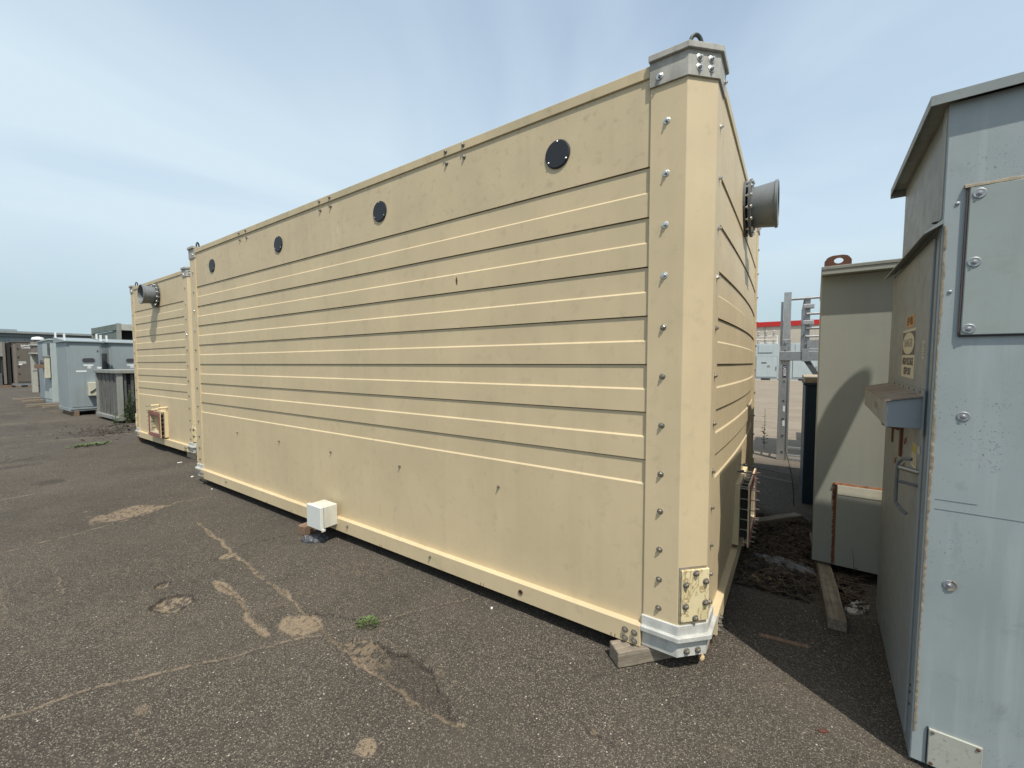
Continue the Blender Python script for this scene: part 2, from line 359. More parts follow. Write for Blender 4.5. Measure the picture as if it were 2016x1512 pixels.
# ------------------------------------------------------------------ the ground: one sheet, finely meshed near the lens of a visitor, flat far out
def axis(parts):
    xs = [parts[0][0]]
    for a, b, step, grow in parts:
        x = a; st = step
        while x < b - 1e-6:
            x = min(x + st, b); xs.append(x); st *= grow
    return np.array(xs)
def vnoise(x, y, seed=0):
    def h(ix, iy): 
        n = (ix * 374761393 + iy * 668265263 + seed * 982451653) & 0x7fffffff
        n = (n ^ (n >> 13)) * 1274126177 & 0x7fffffff
        return ((n ^ (n >> 16)) & 0xffff) / 65535.0
    ix = np.floor(x).astype(np.int64); iy = np.floor(y).astype(np.int64); fx = x - ix; fy = y - iy
    fx = fx * fx * (3 - 2 * fx); fy = fy * fy * (3 - 2 * fy)
    return (h(ix, iy) * (1 - fx) + h(ix + 1, iy) * fx) * (1 - fy) + (h(ix, iy + 1) * (1 - fx) + h(ix + 1, iy + 1) * fx) * fy
def fbm(x, y, f, seed=0, o=4):
    s = 0; a = 1; t = 0
    for k in range(o):
        s = s + a * vnoise(x * f, y * f, seed + k * 17); t += a; a *= 0.55; f *= 2.1
    return s / t
def pdist(X, Y, pts):
    d = np.full(X.shape, 1e9); tt = np.zeros(X.shape); n = len(pts) - 1
    for i in range(n):
        ax, ay = pts[i]; bx, by = pts[i + 1]; vx, vy = bx - ax, by - ay; l2 = vx * vx + vy * vy + 1e-12
        t = np.clip(((X - ax) * vx + (Y - ay) * vy) / l2, 0, 1)
        dd = np.hypot(X - ax - t * vx, Y - ay - t * vy); m = dd < d; d = np.where(m, dd, d); tt = np.where(m, (i + t) / n, tt)
    return d, tt
def inpoly(X, Y, P):
    c = np.zeros(X.shape, bool); n = len(P)
    for i in range(n):
        x0, y0 = P[i]; x1, y1 = P[(i + 1) % n]
        m = ((y0 > Y) != (y1 > Y)) & (X < (x1 - x0) * (Y - y0) / (y1 - y0 + 1e-12) + x0); c ^= m
    return c
PL={
 'seam1':[(-1.864, 5.14), (-1.794, 5.162), (-1.503, 5.195), (-1.215, 5.212), (-0.864, 5.253), (-0.496, 5.495), (-0.076, 5.442)],
 'seam2':[(-2.037, 2.594), (-2.002, 2.572), (-1.863, 2.517), (-1.705, 2.448), (-1.569, 2.361), (-1.403, 2.278), (-1.26, 2.141), (-1.075, 2.052), (-0.976, 2.005), (-0.849, 1.903)],
 'seam2b':[(-0.846, 1.889), (-0.701, 1.807), (-0.578, 1.732), (-0.32, 1.581), (-0.148, 1.489), (0.018, 1.377)],
 'long':[(-0.589, 4.58), (-0.641, 3.92), (-0.69, 3.529), (-0.719, 3.107), (-0.754, 2.758), (-0.756, 2.508), (-0.802, 2.176), (-0.813, 2.033), (-0.854, 1.742), (-0.862, 1.724), (-0.874, 1.499), (-0.887, 1.324), (-0.888, 1.092), (-0.879, 0.94), (-0.873, 0.818)],
 'second':[(-0.962, 3.093), (-0.957, 2.854), (-0.974, 2.645), (-1.022, 2.501), (-1.043, 2.335), (-1.046, 2.178)],
 'darkcrack':[(-0.722, 1.596), (-0.732, 1.431), (-0.686, 1.34), (-0.697, 1.193), (-0.76, 1.055), (-0.771, 0.975), (-0.842, 0.92), (-0.868, 0.811)],
 'hair1':[(-0.809, 2.186), (-0.738, 2.065), (-0.664, 1.86)],
 'hair2':[(-0.536, 0.401), (-0.567, 0.337), (-0.564, 0.242)],
 'seam0':[(-1.479, 10.807), (-1.34, 10.802), (-0.705, 10.632), (-0.18, 10.543), (0.153, 10.499)],
 'band0':[(-1.713, 7.367), (-1.62, 7.325), (-1.337, 7.344)],
 'crossL':[(-0.613, 3.638), (-0.35, 3.531), (-0.117, 3.493)],
 'scr1':[(-1.582, 4.64), (-1.597, 4.227), (-1.612, 3.822)],
 'scr2':[(-1.678, 1.976), (-1.668, 1.842), (-1.665, 1.719)],
 'scr3':[(-1.863, 4.242), (-1.888, 3.822), (-1.899, 3.638)],
 'scr4':[(-1.141, 3.793), (-1.114, 3.455)],
 'patchpoly':[(-0.848, 1.729), (-0.777, 1.732), (-0.722, 1.596), (-0.732, 1.431), (-0.686, 1.34), (-0.697, 1.193), (-0.76, 1.055), (-0.771, 0.975), (-0.842, 0.92), (-0.868, 0.811), (-0.879, 0.94), (-0.888, 1.092), (-0.887, 1.324), (-0.874, 1.499)],
 'strap':[(-1.125, 5.984), (-1.194, 5.326)],
}

gx = axis([(-140, -12, 16, 1.0), (-12, -2.6, 0.35, 1.0), (-2.6, 0.3, 0.0115, 1.0), (0.3, 2.6, 0.03, 1.0), (2.6, 12, 0.06, 1.05), (12, 190, 1.0, 1.25)])
gy = axis([(-140, -14, 16, 1.0), (-14, -1.4, 0.3, 1.0), (-1.4, 3.8, 0.0115, 1.0), (3.8, 12, 0.0125, 1.012), (12, 60, 0.3, 1.05), (60, 260, 3, 1.3)])
X, Y = np.meshgrid(gx, gy, indexing='xy')
Z = (fbm(X, Y, 0.45, 3, 3) - 0.5) * 0.016
Zf = (fbm(X, Y, 5.0, 5, 3) - 0.5) * 0.0035
fadeout = np.clip(1.5 - np.hypot(X, Y) / 26.0, 0, 1); Z = Z * fadeout + Zf * fadeout
jx = X + (fbm(X, Y, 11, 11, 4) - 0.5) * 0.055; jy = Y + (fbm(X, Y, 11, 12, 4) - 0.5) * 0.055
kx = X + (fbm(X, Y, 26, 21, 2) - 0.5) * 0.045; ky = Y + (fbm(X, Y, 26, 22, 2) - 0.5) * 0.045
sand = np.zeros(X.shape); dark = np.zeros(X.shape)
rag = fbm(X, Y, 34, 31, 3)
def line(name, w, amt, depth=0.0, dk=0.0, wob=True, gap=0.0):
    global sand, dark, Z
    d, t = pdist(jx if wob else kx, jy if wob else ky, PL[name])
    ww = w * (0.22 + 1.0 * fbm(X, Y, 5, 41, 2) ** 1.4)
    m = np.clip(1.25 - d / ww, 0, 1) * (rag > gap) 
    sand = np.maximum(sand, m * amt); 
    if depth: Z -= np.clip(1 - d / (w * 0.9), 0, 1) * depth
    if dk:
        d2, _ = pdist(kx, ky, PL[name]); dark = np.maximum(dark, np.clip(1.2 - d2 / (w * 0.5), 0, 1) * dk)
line('seam1', 0.020, 0.68, 0.004, gap=0.18); line('seam2', 0.017, 0.66, 0.004, gap=0.18); line('seam2b', 0.011, 0.55, 0.003, gap=0.3)
line('long', 0.026, 0.78, 0.005, gap=0.22); line('second', 0.030, 0.78, 0.006, gap=0.2)
line('seam0', 0.04, 0.3); line('band0', 0.06, 0.55); line('crossL', 0.010, 0.1, 0.003, dk=0.7)
line('scr1', 0.012, 0.5); line('scr2', 0.009, 0.4); line('scr3', 0.014, 0.4); line('scr4', 0.02, 0.4); line('strap', 0.025, 0.5, gap=0.4)
def crack(name, w, depth, amt=1.0):
    global dark, Z
    d, t = pdist(kx, ky, PL[name]); m = np.clip(1.25 - d / w, 0, 1); dark = np.maximum(dark, m * amt); Z -= m * depth
for nm_ in ('seam1', 'seam2', 'seam2b', 'long', 'second', 'seam0'):
    d_, t_ = pdist(jx, jy + 0.016, PL[nm_]); m_ = np.clip(1.2 - d_ / 0.0045, 0, 1) * (fbm(X, Y, 3.0, 47, 2) > 0.42); dark = np.maximum(dark, m_ * 0.6); Z -= m_ * 0.005
crack('darkcrack', 0.0072, 0.022); crack('hair1', 0.006, 0.006, 0.8); crack('hair2', 0.006, 0.006, 0.7)
def blob(cx, cy, rx, ry, ang=0.0, amt=1.0, wob=0.35, thr=0.45, seed=51):
    ca, sa = math.cos(ang), math.sin(ang)
    u = ((X - cx) * ca + (Y - cy) * sa) / rx; v = (-(X - cx) * sa + (Y - cy) * ca) / ry
    r = np.hypot(u, v) + (fbm(X, Y, 11, seed, 3) - 0.5) * 2 * wob
    return np.clip((1.12 - r) * 3.0, 0, 1) * amt
sand = np.maximum(sand, blob(-0.885, 2.10, 0.10, 0.13, 0.3) * (rag > 0.30))
sand = np.maximum(sand, blob(-1.165, 1.079, 0.05, 0.05, 0, 0.85) * (rag > 0.36))
sand = np.maximum(sand, blob(-0.90, 5.5, 0.30, 0.22, 0.3, 0.75) * (rag > 0.33))
sand = np.maximum(sand, blob(-0.737, 3.49, 0.07, 0.06, 0, 0.8) * (rag > 0.38))
sand = np.maximum(sand, blob(-0.965, 2.98, 0.035, 0.17, 0, 0.9) * (rag > 0.32))
sand = np.maximum(sand, blob(-0.56, 0.326, 0.018, 0.018, 0, 0.8)); sand = np.maximum(sand, blob(-1.627, 2.09, 0.025, 0.05, 0, 0.5) * (rag > 0.42))
pp = inpoly(kx, ky, PL['patchpoly'])
Z -= np.where(pp, 0.007, 0.0); dark = np.maximum(dark, np.where(pp, 0.25, 0))
sand = np.maximum(sand, np.where(pp, 0.95, 0) * np.clip((Y - 1.28) * 3.4, 0, 1) * (fbm(X, Y, 40, 61, 3) > 0.44))
ph = blob(-1.235, 3.03, 0.10, 0.115, 0.4, 1, 0.4); ph = np.maximum(ph, 0.8 * blob(-1.20, 3.38, 0.045, 0.05, 0, 1, 0.4))
Z -= ph * 0.020 * (0.5 + fbm(X, Y, 30, 71, 3)); sand = np.maximum(sand, ph * 0.75 * (fbm(X, Y, 45, 72, 3) > 0.47)); 
dark = np.maximum(dark, (ph > 0.02) * (ph < 0.6) * 0.7)
for cx, cy, rx, ry, a in ((-1.25, 10.25, 0.5, 0.25, 0.6), (-1.35, 9.6, 0.35, 0.12, 0.8), (-1.166, 7.9, 0.16, 0.16, 0.7), (-1.7, 9.0, 0.2, 0.3, 0.4), (-0.6, 15.5, 1.0, 0.7, 0.35), (-0.9, 19, 0.8, 1.0, 0.3)):
    dark = np.maximum(dark, blob(cx, cy, rx, ry, 0, a * 0.6, 0.5) * (fbm(X, Y, 7, 81, 2) > 0.42))
# swathes of blown sand far down the yard
for k, (yy, xx, wd) in enumerate(((12.3, 0.1, 0.5), (13.6, -0.6, 0.5), (16.8, -0.3, 0.8), (20.5, -0.2, 1.2), (25, 0, 1.5), (31, 0, 2), (38, 0, 3))):
    sand = np.maximum(sand, blob(xx, yy, 1.6 + wd, 0.07 * wd + 0.05, 0.05, 0.32, 0.9, seed=90 + k) * (rag > 0.35))
scat = (fbm(X, Y, 1.3, 101, 3) > 0.64) * (fbm(X, Y, 22, 102, 3) > 0.58); sand = np.maximum(sand, scat * 0.22)
# dry pale yard behind the right-hand gap
yard = np.clip((X - 5.3) / 1.2, 0, 1) * np.clip((9 - Y) / 3, 0, 1)
lit = np.clip(fbm(X, Y, 1.2, 111, 3) * 1.6 - 0.2, 0, 1)
nv = X.size; co = np.empty((nv, 3)); co[:, 0] = X.ravel(); co[:, 1] = Y.ravel(); co[:, 2] = Z.ravel()
ny, nx = X.shape; idx = np.arange(nv).reshape(ny, nx)
quads = np.stack([idx[:-1, :-1], idx[:-1, 1:], idx[1:, 1:], idx[1:, :-1]], -1).reshape(-1, 4)
gm = bpy.data.meshes.new('asphalt_yard'); gm.vertices.add(nv); gm.vertices.foreach_set('co', co.ravel())
gm.loops.add(quads.size); gm.loops.foreach_set('vertex_index', quads.ravel().astype(np.int32))
gm.polygons.add(len(quads)); gm.polygons.foreach_set('loop_start', np.arange(0, quads.size, 4, dtype=np.int32)); gm.polygons.foreach_set('loop_total', np.full(len(quads), 4, dtype=np.int32))
gm.update(calc_edges=True)
for nm, arr in (('sand', sand), ('dark', dark), ('yard', yard)):
    a = gm.attributes.new(nm, 'FLOAT', 'POINT'); a.data.foreach_set('value', arr.ravel().astype(np.float32))
gm.polygons.foreach_set('use_smooth', np.ones(len(quads), dtype=bool))
def zat(x, y):
    i = int(np.clip(np.searchsorted(gx, x), 0, nx - 1)); j = int(np.clip(np.searchsorted(gy, y), 0, ny - 1)); return float(Z[j, i])

def m_asphalt():
    g = G('worn_asphalt'); P = g.tc.outputs['Object']
    def attr(n): a = g.n('ShaderNodeAttribute'); a.attribute_name = n; return a.outputs['Fac']
    sa, dk, yd = attr('sand'), attr('dark'), attr('yard')
    v = g.n('ShaderNodeTexVoronoi'); v.inputs['Scale'].default_value = 165; g.l(P, v.inputs['Vector'])
    sp = g.n('ShaderNodeSeparateColor'); g.l(v.outputs['Color'], sp.inputs[0])
    v2 = g.n('ShaderNodeTexVoronoi'); v2.inputs['Scale'].default_value = 78; g.l(P, v2.inputs['Vector'])
    sp2 = g.n('ShaderNodeSeparateColor'); g.l(v2.outputs['Color'], sp2.inputs[0])
    big = g.noise(0.55, 5, 0.6); mid = g.noise(3.2, 6, 0.65); fin = g.noise(28, 5, 0.7)
    binder = g.mix(g.ramp(big, 0.35, 0.65), (0.055, 0.0465, 0.037), (0.072, 0.061, 0.048))
    binder = g.mix(g.ramp(mid, 0.5, 0.72, 0, 0.5), binder, (0.040, 0.035, 0.030))
    stone = g.mix(g.math('POWER', sp.outputs[1], 1.7), (0.024, 0.020, 0.016), (0.29, 0.25, 0.195))
    core = g.ramp(v.outputs['Distance'], 0.62, 0.34)
    gate = g.ramp(sp.outputs[0], 0.0, 0.3)
    col = g.mix(g.math('MULTIPLY', core, gate), binder, stone)
    bright = g.math('MULTIPLY', g.ramp(sp2.outputs[0], 0.978, 0.982), g.ramp(v2.outputs['Distance'], 0.34, 0.26))
    col = g.mix(g.math('MULTIPLY', bright, 0.85), col, g.mix(sp2.outputs[1], (0.62, 0.58, 0.50), (0.32, 0.24, 0.17)))
    col = g.mix(g.ramp(g.noise(0.33, 4, 0.6, dist=0.8), 0.42, 0.62, 0.0, 0.30), col, (0.035, 0.030, 0.025))
    # dust film
    col = g.mix(g.ramp(g.noise(1.3, 6, 0.7, dist=0.5), 0.45, 0.78, 0.0, 0.26), col, (0.15, 0.123, 0.094))
    sandc = g.mix(fin, (0.16, 0.12, 0.08), (0.32, 0.25, 0.17))
    sandc = g.mix(g.ramp(sp.outputs[2], 0.8, 0.9, 0, 0.8), sandc, (0.07, 0.055, 0.045))
    sm = g.math('MULTIPLY', sa, g.ramp(fin, 0.28, 0.50), True)
    sm = g.math('MULTIPLY', g.ramp(sm, 0.14, 0.70, 0, 0.92), g.math('SUBTRACT', 1.0, g.math('MULTIPLY', g.math('MULTIPLY', core, g.ramp(sp.outputs[2], 0.55, 0.75)), 0.75)))
    col = g.mix(sm, col, sandc)
    col = g.mix(g.math('MULTIPLY', yd, g.ramp(g.noise(0.8, 6, 0.65, vec=g.coord((2.5, 0.7, 1))), 0.25, 0.6, 0.45, 0.95)), col, g.mix(fin, (0.24, 0.195, 0.145), (0.32, 0.265, 0.20)))
    col = g.mix(dk, col, (0.016, 0.013, 0.011))
    g.base(col); g.set(rough=0.92, spec=0.25)
    h = g.math('ADD', g.math('MULTIPLY', core, 0.6), g.math('MULTIPLY', fin, 0.8)); g.bump(h, 0.75, 0.004)
    return g.m
gm.materials.append(m_asphalt())
tag(link('asphalt_yard', gm), kind='structure')

# ------------------------------------------------------------------ the cream modular containers
CW, CL, Z0, ZT = 3.165, 6.38, 0.09, 3.08
def corner_pts(o, inner=0.03, e=0.28, c=0.11):
    k = o * 0.4142
    return [(-o, e), (-o, c - k), (c - k, -o), (e, -o), (e, inner), (inner, e)]
def cmap(pts, ix, iy):
    return [((CW - x) if ix else x, (CL - y) if iy else y) for x, y in pts]
def strip(face, s0, s1, z0, z1, proud, bulge=0.0, seg=1, zc=None):
    """one siding band. face 'L' = long wall x=0, 'E' = end wall y=0"""
    s = 0.0075; m = MB(); rings = []
    if proud == 1: prof = [(0.045, z0), (0.0, z0), (0.0, z1 - s - 0.002), (s, z1), (0.045, z1)]
    elif proud == 2: prof = [(0.045, z0), (0.0, z0), (0.0, z1), (0.045, z1)]
    elif proud == 3: prof = [(0.045, z0), (0.0, z0), (0.0, z1 - s - 0.002), (s, z1), (0.045, z1)]
    else: prof = [(0.045, z0), (s, z0), (s, z1 - 0.0055), (0.030, z1 - 0.0055), (0.030, z1 - 0.0004), (0.045, z1 - 0.0004)]
    for k in range(seg + 1):
        t = k / seg; u = s0 + (s1 - s0) * t
        ring = []
        for d, z in prof:
            b = bulge * 4 * t * (1 - t) * math.sin(math.pi * min(1, max(0, (z - 0.2) / 2.6))) if bulge else 0
            ring.append((d, u, z) if face == 'L' else (u, d - b, z))
        rings.append(ring)
    return m.loft(rings)

def container(name, label, loc, rz, group, bulge, side_detail):
    T = thing(name, label, 'container', loc, rz, group)
    zg = [2.600 - 0.2513 * k for k in range(7)]; zh = [z - 0.12565 for z in zg]
    for face, s0, s1, seg in (('L', 0.272, CL - 0.272, 1), ('E', 0.272, CW - 0.272, 14)):
        bl = bulge if face == 'E' else 0
        obj('upper_panel', strip(face, s0, s1, zg[0], 3.05, 2, bl, seg), 'cream_upper', T)
        for k in range(7):
            obj('siding_strip', strip(face, s0, s1, zh[k], zg[k], 0, bl, seg), 'cream', T)
            if k < 6: obj('siding_strip', strip(face, s0, s1, zg[k + 1], zh[k], 1, bl, seg), 'cream', T)
        obj('lower_panel', strip(face, s0, s1, 0.12, zh[6], 3, bl, seg), 'cream', T)
    obj('rear_wall', MB().box(0.27, CW - 0.27, CL - 0.05, CL, 0.12, 3.05), 'cream', T)
    obj('side_wall', MB().box(CW - 0.05, CW, 0.27, CL - 0.27, 0.12, 3.05), 'cream', T)
    obj('roof', MB().box(0.08, CW - 0.08, 0.08, CL - 0.08, 3.050, 3.085), 'cream_rail', T)
    obj('floor_deck', MB().box(0.075, CW - 0.075, 0.075, CL - 0.075, 0.10, 0.19), 'dark', T)
    # rails
    a = 0.286
    def rail(face, z0, z1, o, ins, mat, nm):
        lo, hi = a, (CL if face in 'LR' else CW) - a
        pr = {'L': (-o, ins), 'R': (CW - ins, CW + o), 'E': (-o, ins), 'B': (CL - ins, CL + o)}[face]
        m = MB().box(pr[0], pr[1], lo, hi, z0, z1) if face in 'LR' else MB().box(lo, hi, pr[0], pr[1], z0, z1)
        return obj(nm, m, mat, T, bevel=0.003)
    for f in 'LREB':
        rail(f, 3.030, 3.088, 0.010, 0.05, 'cream_rail', 'top_rail')
        rail(f, Z0, 0.205, 0.042, 0.06, 'cream', 'bottom_rail')
    # corner posts with caps and feet
    for ix in (0, 1):
        for iy in (0, 1):
            post = obj('corner_post', MB().prism(cmap(corner_pts(0.010), ix, iy), 0.21, 3.03), 'cream', T, bevel=0.002)
            cap = obj('post_cap', MB().prism(cmap(corner_pts(0.020, e=0.285), ix, iy), 2.972, 3.094), 'castalu', T, bevel=0.0015)
            lip = obj('cap_lip', MB().prism(cmap(corner_pts(0.034, e=0.288, inner=0.0), ix, iy), 3.090, 3.122), 'castalu', cap, bevel=0.003)
            foot = obj('post_foot', MB().prism(cmap(corner_pts(0.020, e=0.286), ix, iy), 0.205, 0.258), 'castwhite', T, bevel=0.002)
            obj('foot_lip', MB().prism(cmap(corner_pts(0.040, e=0.287), ix, iy), 0.180, 0.207), 'castwhite', foot, bevel=0.003)
            obj('foot_base', MB().prism(cmap(corner_pts(0.014, e=0.284), ix, iy), 0.088, 0.182), 'castwhite', foot, bevel=0.002)
            c = (CW - 0.092 if ix else 0.092, CL - 0.092 if iy else 0.092)
            ev = [(c[0] + 0.032 * math.cos(t), c[1], 3.168 + 0.050 * math.sin(t)) for t in [math.pi * k / 14 for k in range(15)]]
            ev = [(ev[0][0], c[1], 3.10)] + ev + [(ev[-1][0], c[1], 3.10)]
            eye = MB().path(ev, 0.0095, 8)
            eye.xf(Matrix.Translation((c[0], c[1], 0)) @ Matrix.Rotation(R(-45 if ix == iy else 45), 4, 'Z') @ Matrix.Translation((-c[0], -c[1], 0)))
            obj('lifting_eye', eye, 'darkiron', T, smooth=True)
            if ix and iy: continue
            nl = (-1, 0, 0) if not ix else (1, 0, 0); ne = (0, -1, 0) if not iy else (0, 1, 0)
            zs = [2.793, 2.54, 2.292, 2.036, 1.782, 1.532, 1.281, 1.031, 0.831, 0.629, 0.476, 0.318]
            xo = -0.0095 if not ix else CW + 0.0095; yo = -0.0095 if not iy else CL + 0.0095
            rr = random.Random(3 + ix * 2 + iy)
            for z in zs:
                mt = Matrix.Rotation(rr.uniform(0, 1), 4, 'Z')
                z += rr.uniform(-.004, .004)
                link('bolt', ME_bolt if z > 2 else ME_boltd, T, basis(nl, (xo, cmap([(0, 0.200)], 0, iy)[0][1], z)) @ mt)
                link('bolt', ME_bolt if z > 2 else ME_boltd, T, basis(ne, (cmap([(0.200, 0)], ix, 0)[0][0], yo, z)) @ mt)
            xo2 = -0.0198 if not ix else CW + 0.0198; yo2 = -0.0198 if not iy else CL + 0.0198
            link('bolt', ME_bolt, cap, basis(nl, (xo2, cmap([(0, 0.235)], 0, iy)[0][1], 3.012)))
            link('bolt', ME_bolt, cap, basis(ne, (cmap([(0.215, 0)], ix, 0)[0][0], yo2, 3.012)))
            # bolts on the chamfer
            sx, sy = (-1 if not ix else 1), (-1 if not iy else 1)
            nn = Vector((sx, sy, 0)).normalized()
            def cham(al, z, off):  # al runs from the long-wall side to the end-wall side of the chamfer
                px, py = cmap([(0.11 * al, 0.11 * (1 - al))], ix, iy)[0]
                return (px + nn.x * off, py + nn.y * off, z)
            for al in (0.33, 0.74):
                for z in (3.056, 3.012): link('bolt', ME_bolt, cap, basis(nn, cham(al, z, 0.0195)))
                link('bolt', ME_boltbig, foot, basis(nn, cham(al - 0.02, 0.118, 0.0135)))
            # access plate on the chamfer
            def chambox(a0, a1, z0, z1, o0, o1):
                p = [cham(a0, z0, o0), cham(a1, z0, o0), cham(a1, z0, o1), cham(a0, z0, o1), cham(a0, z1, o0), cham(a1, z1, o0), cham(a1, z1, o1), cham(a0, z1, o1)]
                return MB().hexa(p)
            obj('sealant_bead', chambox(0.0, 1.0, 0.268, 0.560, 0.0, 0.0135), 'caulk', T)
            pl = obj('access_plate', chambox(0.055, 1.06, 0.278, 0.548, 0.0, 0.024), 'scribble', T, bevel=0.002)
            for al, z in ((0.56, 0.53), (0.20, 0.475), (0.92, 0.483), (0.20, 0.362), (0.92, 0.372), (0.56, 0.295)):
                link('bolt', ME_boltbig, pl, basis(nn, cham(al, z, 0.0238)))
    # bolts near the rail ends, rail splices
    for yy in (0.365, 0.315, CL - 0.365, CL - 0.315):
        for z in (0.160, 0.113): link('bolt', ME_boltbig, T, basis((-1, 0, 0), (-0.0418, yy, z)))
        xx = yy if yy < 1 else CW - (CL - yy)
        for z in (0.160, 0.113): link('bolt', ME_boltbig, T, basis((0, -1, 0), (xx, -0.0418, z)))
    if side_detail:
        for y in (1.60, 3.15, 4.75):
            for dy in (-0.08, 0.08):
                link('bolt', ME_boltd, T, basis((-1, 0, 0), (-0.0098, y + dy, 3.060)))
                link('bolt', ME_boltd, T, basis((-1, 0, 0), (0.0, y + dy, 2.985)))
        for y in (1.24, 2.21, 3.155, 4.09, 5.06):
            link('bolt', ME_nut, T, basis((-1, 0, 0), (0.0, y, 0.784)))
        for k, y in enumerate((0.81, 2.40, 3.99, 5.60)):
            me = MB().lathe([(0.080, 0.0), (0.080, 0.007), (0.074, 0.010)], n=36).mesh('vent_cover', 'vent') if k == 0 else vent_me
            vent_me = me
            vc = link('vent_cover', me, T, basis((-1, 0, 0), (-0.0005, y, 2.805)))
            for t in (90, 215, 325):
                link('screw', ME_screw, vc, Matrix.Translation((0.069 * math.cos(R(t)), 0.069 * math.sin(R(t)), 0.009)))
        link('grommet', MB().lathe([(0.011, 0.0), (0.011, 0.005), (0.016, 0.005), (0.016, 0.0)], n=18, closed=True).mesh('grommet', 'rust'), T, basis((-1, 0, 0), (-0.0425, 1.04, 0.150)))
        link('grommet_hole', MB().lathe([(0.0105, 0.0), (0.0105, 0.001)], n=16).mesh('grommet_hole', 'dark'), T, basis((-1, 0, 0), (-0.0423, 1.04, 0.150)))
        for y in (1.84, 2.86, 5.31): link('bolt', ME_nut, T, basis((-1, 0, 0), (-0.042, y, 0.165)))
        for y in (0.42, 1.34, 2.40, 3.80, 4.3):
            for dy in (0, 0.022):
                obj('drain_slot', MB().box(-0.0428, -0.040, y + dy, y + dy + 0.004, 0.092, 0.112), 'rust', T)
        # scar on the siding
        obj('torn_scar', MB().loft([[(-0.0012, 1.592, 2.14), (-0.0012, 1.602, 2.15), (-0.0012, 1.606, 2.18), (-0.0012, 1.596, 2.20), (-0.0012, 1.588, 2.17)],
                                    [(0.004, 1.592, 2.14), (0.004, 1.602, 2.15), (0.004, 1.606, 2.18), (0.004, 1.596, 2.20), (0.004, 1.588, 2.17)]]), 'rust', T)
        # meter box hung on the bottom rail
        jb = obj('junction_box', MB().box(-0.172, -0.040, 3.015, 3.220, 0.150, 0.338), 'jboxside', T, bevel=0.003)
        obj('box_lid', MB().box(-0.206, -0.1735, 3.008, 3.227, 0.142, 0.345), 'jbox', jb, bevel=0.004)
        obj('lid_seam', MB().box(-0.175, -0.171, 3.012, 3.223, 0.147, 0.3405), 'darkseam', jb)
        obj('latch', MB().box(-0.20, -0.165, 3.0, 3.009, 0.128, 0.150), 'gasket_white', jb, bevel=0.002)
        # short faded scratch
        obj('white_scratch', MB().box(-0.0010, 0.002, 2.975, 2.983, 2.72, 2.80), 'cream_light', T)
    # flared pipe on the end wall
    pc = (CW / 2, 0, 2.80)
    yb = -bulge * 0.25
    pp_ = obj('pipe_stub', MB().lathe([(0.150, yb - 0.045), (0.152, yb - 0.09), (0.164, -0.20), (0.172, -0.205), (0.172, -0.222), (0.160, -0.226), (0.156, -0.20), (0.142, yb - 0.05)], (pc[0], 0, pc[2]), 'Y', 40, closed=True), 'pipe', T, smooth=True)
    obj('pipe_flange', MB().lathe([(0.148, yb - 0.030), (0.214, yb - 0.030), (0.214, yb - 0.046), (0.148, yb - 0.046)], (pc[0], 0, pc[2]), 'Y', 40, closed=True), 'darkpipe' , pp_, bevel=0)
    obj('wall_flange', MB().lathe([(0.10, yb * 0 - 0.0), (0.206, 0.0), (0.206, yb - 0.012), (0.10, yb - 0.012)], (pc[0], 0, pc[2]), 'Y', 40, closed=True), 'darkpipe', pp_)
    obj('pipe_lining', MB().lathe([(0.10, yb - 0.026), (0.146, yb - 0.026), (0.146, yb - 0.020), (0.0, yb - 0.020), (0.0, yb - 0.026)], (pc[0], 0, pc[2]), 'Y', 32), 'pipein', pp_)
    fb = MB().tube((0, 0, -0.042), (0, 0, 0.008), 0.007, n=8); fb.lathe([(0.013, -0.022), (0.013, -0.012), (0.008, -0.012)], n=6); fb.lathe([(0.013, 0.0), (0.013, 0.010), (0.009, 0.012)], n=6)
    fbm_ = fb.mesh('flange_bolt', 'steel')
    for k in range(14):
        t = 2 * math.pi * (k + 0.5) / 14
        link('flange_bolt', fbm_, pp_, basis((0, -1, 0), (pc[0] + 0.192 * math.cos(t), yb - 0.046, pc[2] + 0.192 * math.sin(t))))
    # square duct opening with studs
    cx, z0, z1, hw = CW / 2, 0.235, 0.70, 0.31
    def frame(y0, y1, wd, e=0.0):
        x0, x1, b, t = cx - hw - e, cx + hw + e, z0 - e, z1 + e
        m = MB(); m.box(x0, x0 + wd, y0, y1, b, t); m.box(x1 - wd, x1, y0, y1, b, t); m.box(x0 + wd, x1 - wd, y0, y1, b, b + wd); m.box(x0 + wd, x1 - wd, y0, y1, t - wd, t); return m
    dt = obj('duct_wall_flange', frame(-0.048, 0.0, 0.075), 'cream_light', T)
    obj('duct_sleeve', frame(-0.105, 0.30, 0.012, -0.062), 'pipein', dt)
    obj('duct_back', MB().box(cx - hw + 0.06, cx + hw - 0.06, 0.295, 0.31, z0 + 0.06, z1 - 0.06), 'dark', dt)
    obj('duct_neck', frame(-0.1015, -0.0485, 0.010, -0.050), 'dark', dt)
    of = obj('duct_outer_flange', frame(-0.112, -0.102, 0.070), 'cream_light', T)
    obj('flange_face', frame(-0.117, -0.1125, 0.070), 'redsealant', of)
    st = MB().tube((0, 0, -0.07), (0, 0, 0.028), 0.0045, n=7); st.lathe([(0.010, -0.022), (0.010, -0.013), (0.007, -0.013)], n=6); stm = st.mesh('stud', 'dullsteel')
    for k in range(6):
        f = (k + 0.5) / 6
        for x, z in ((cx - hw + 0.03, z0 + (z1 - z0) * f), (cx + hw - 0.03, z0 + (z1 - z0) * f), (cx - hw + 2 * hw * f, z0 + 0.03), (cx - hw + 2 * hw * f, z1 - 0.03)):
            link('stud', stm, of, basis((0, -1, 0), (x, -0.117, z)))
    return T

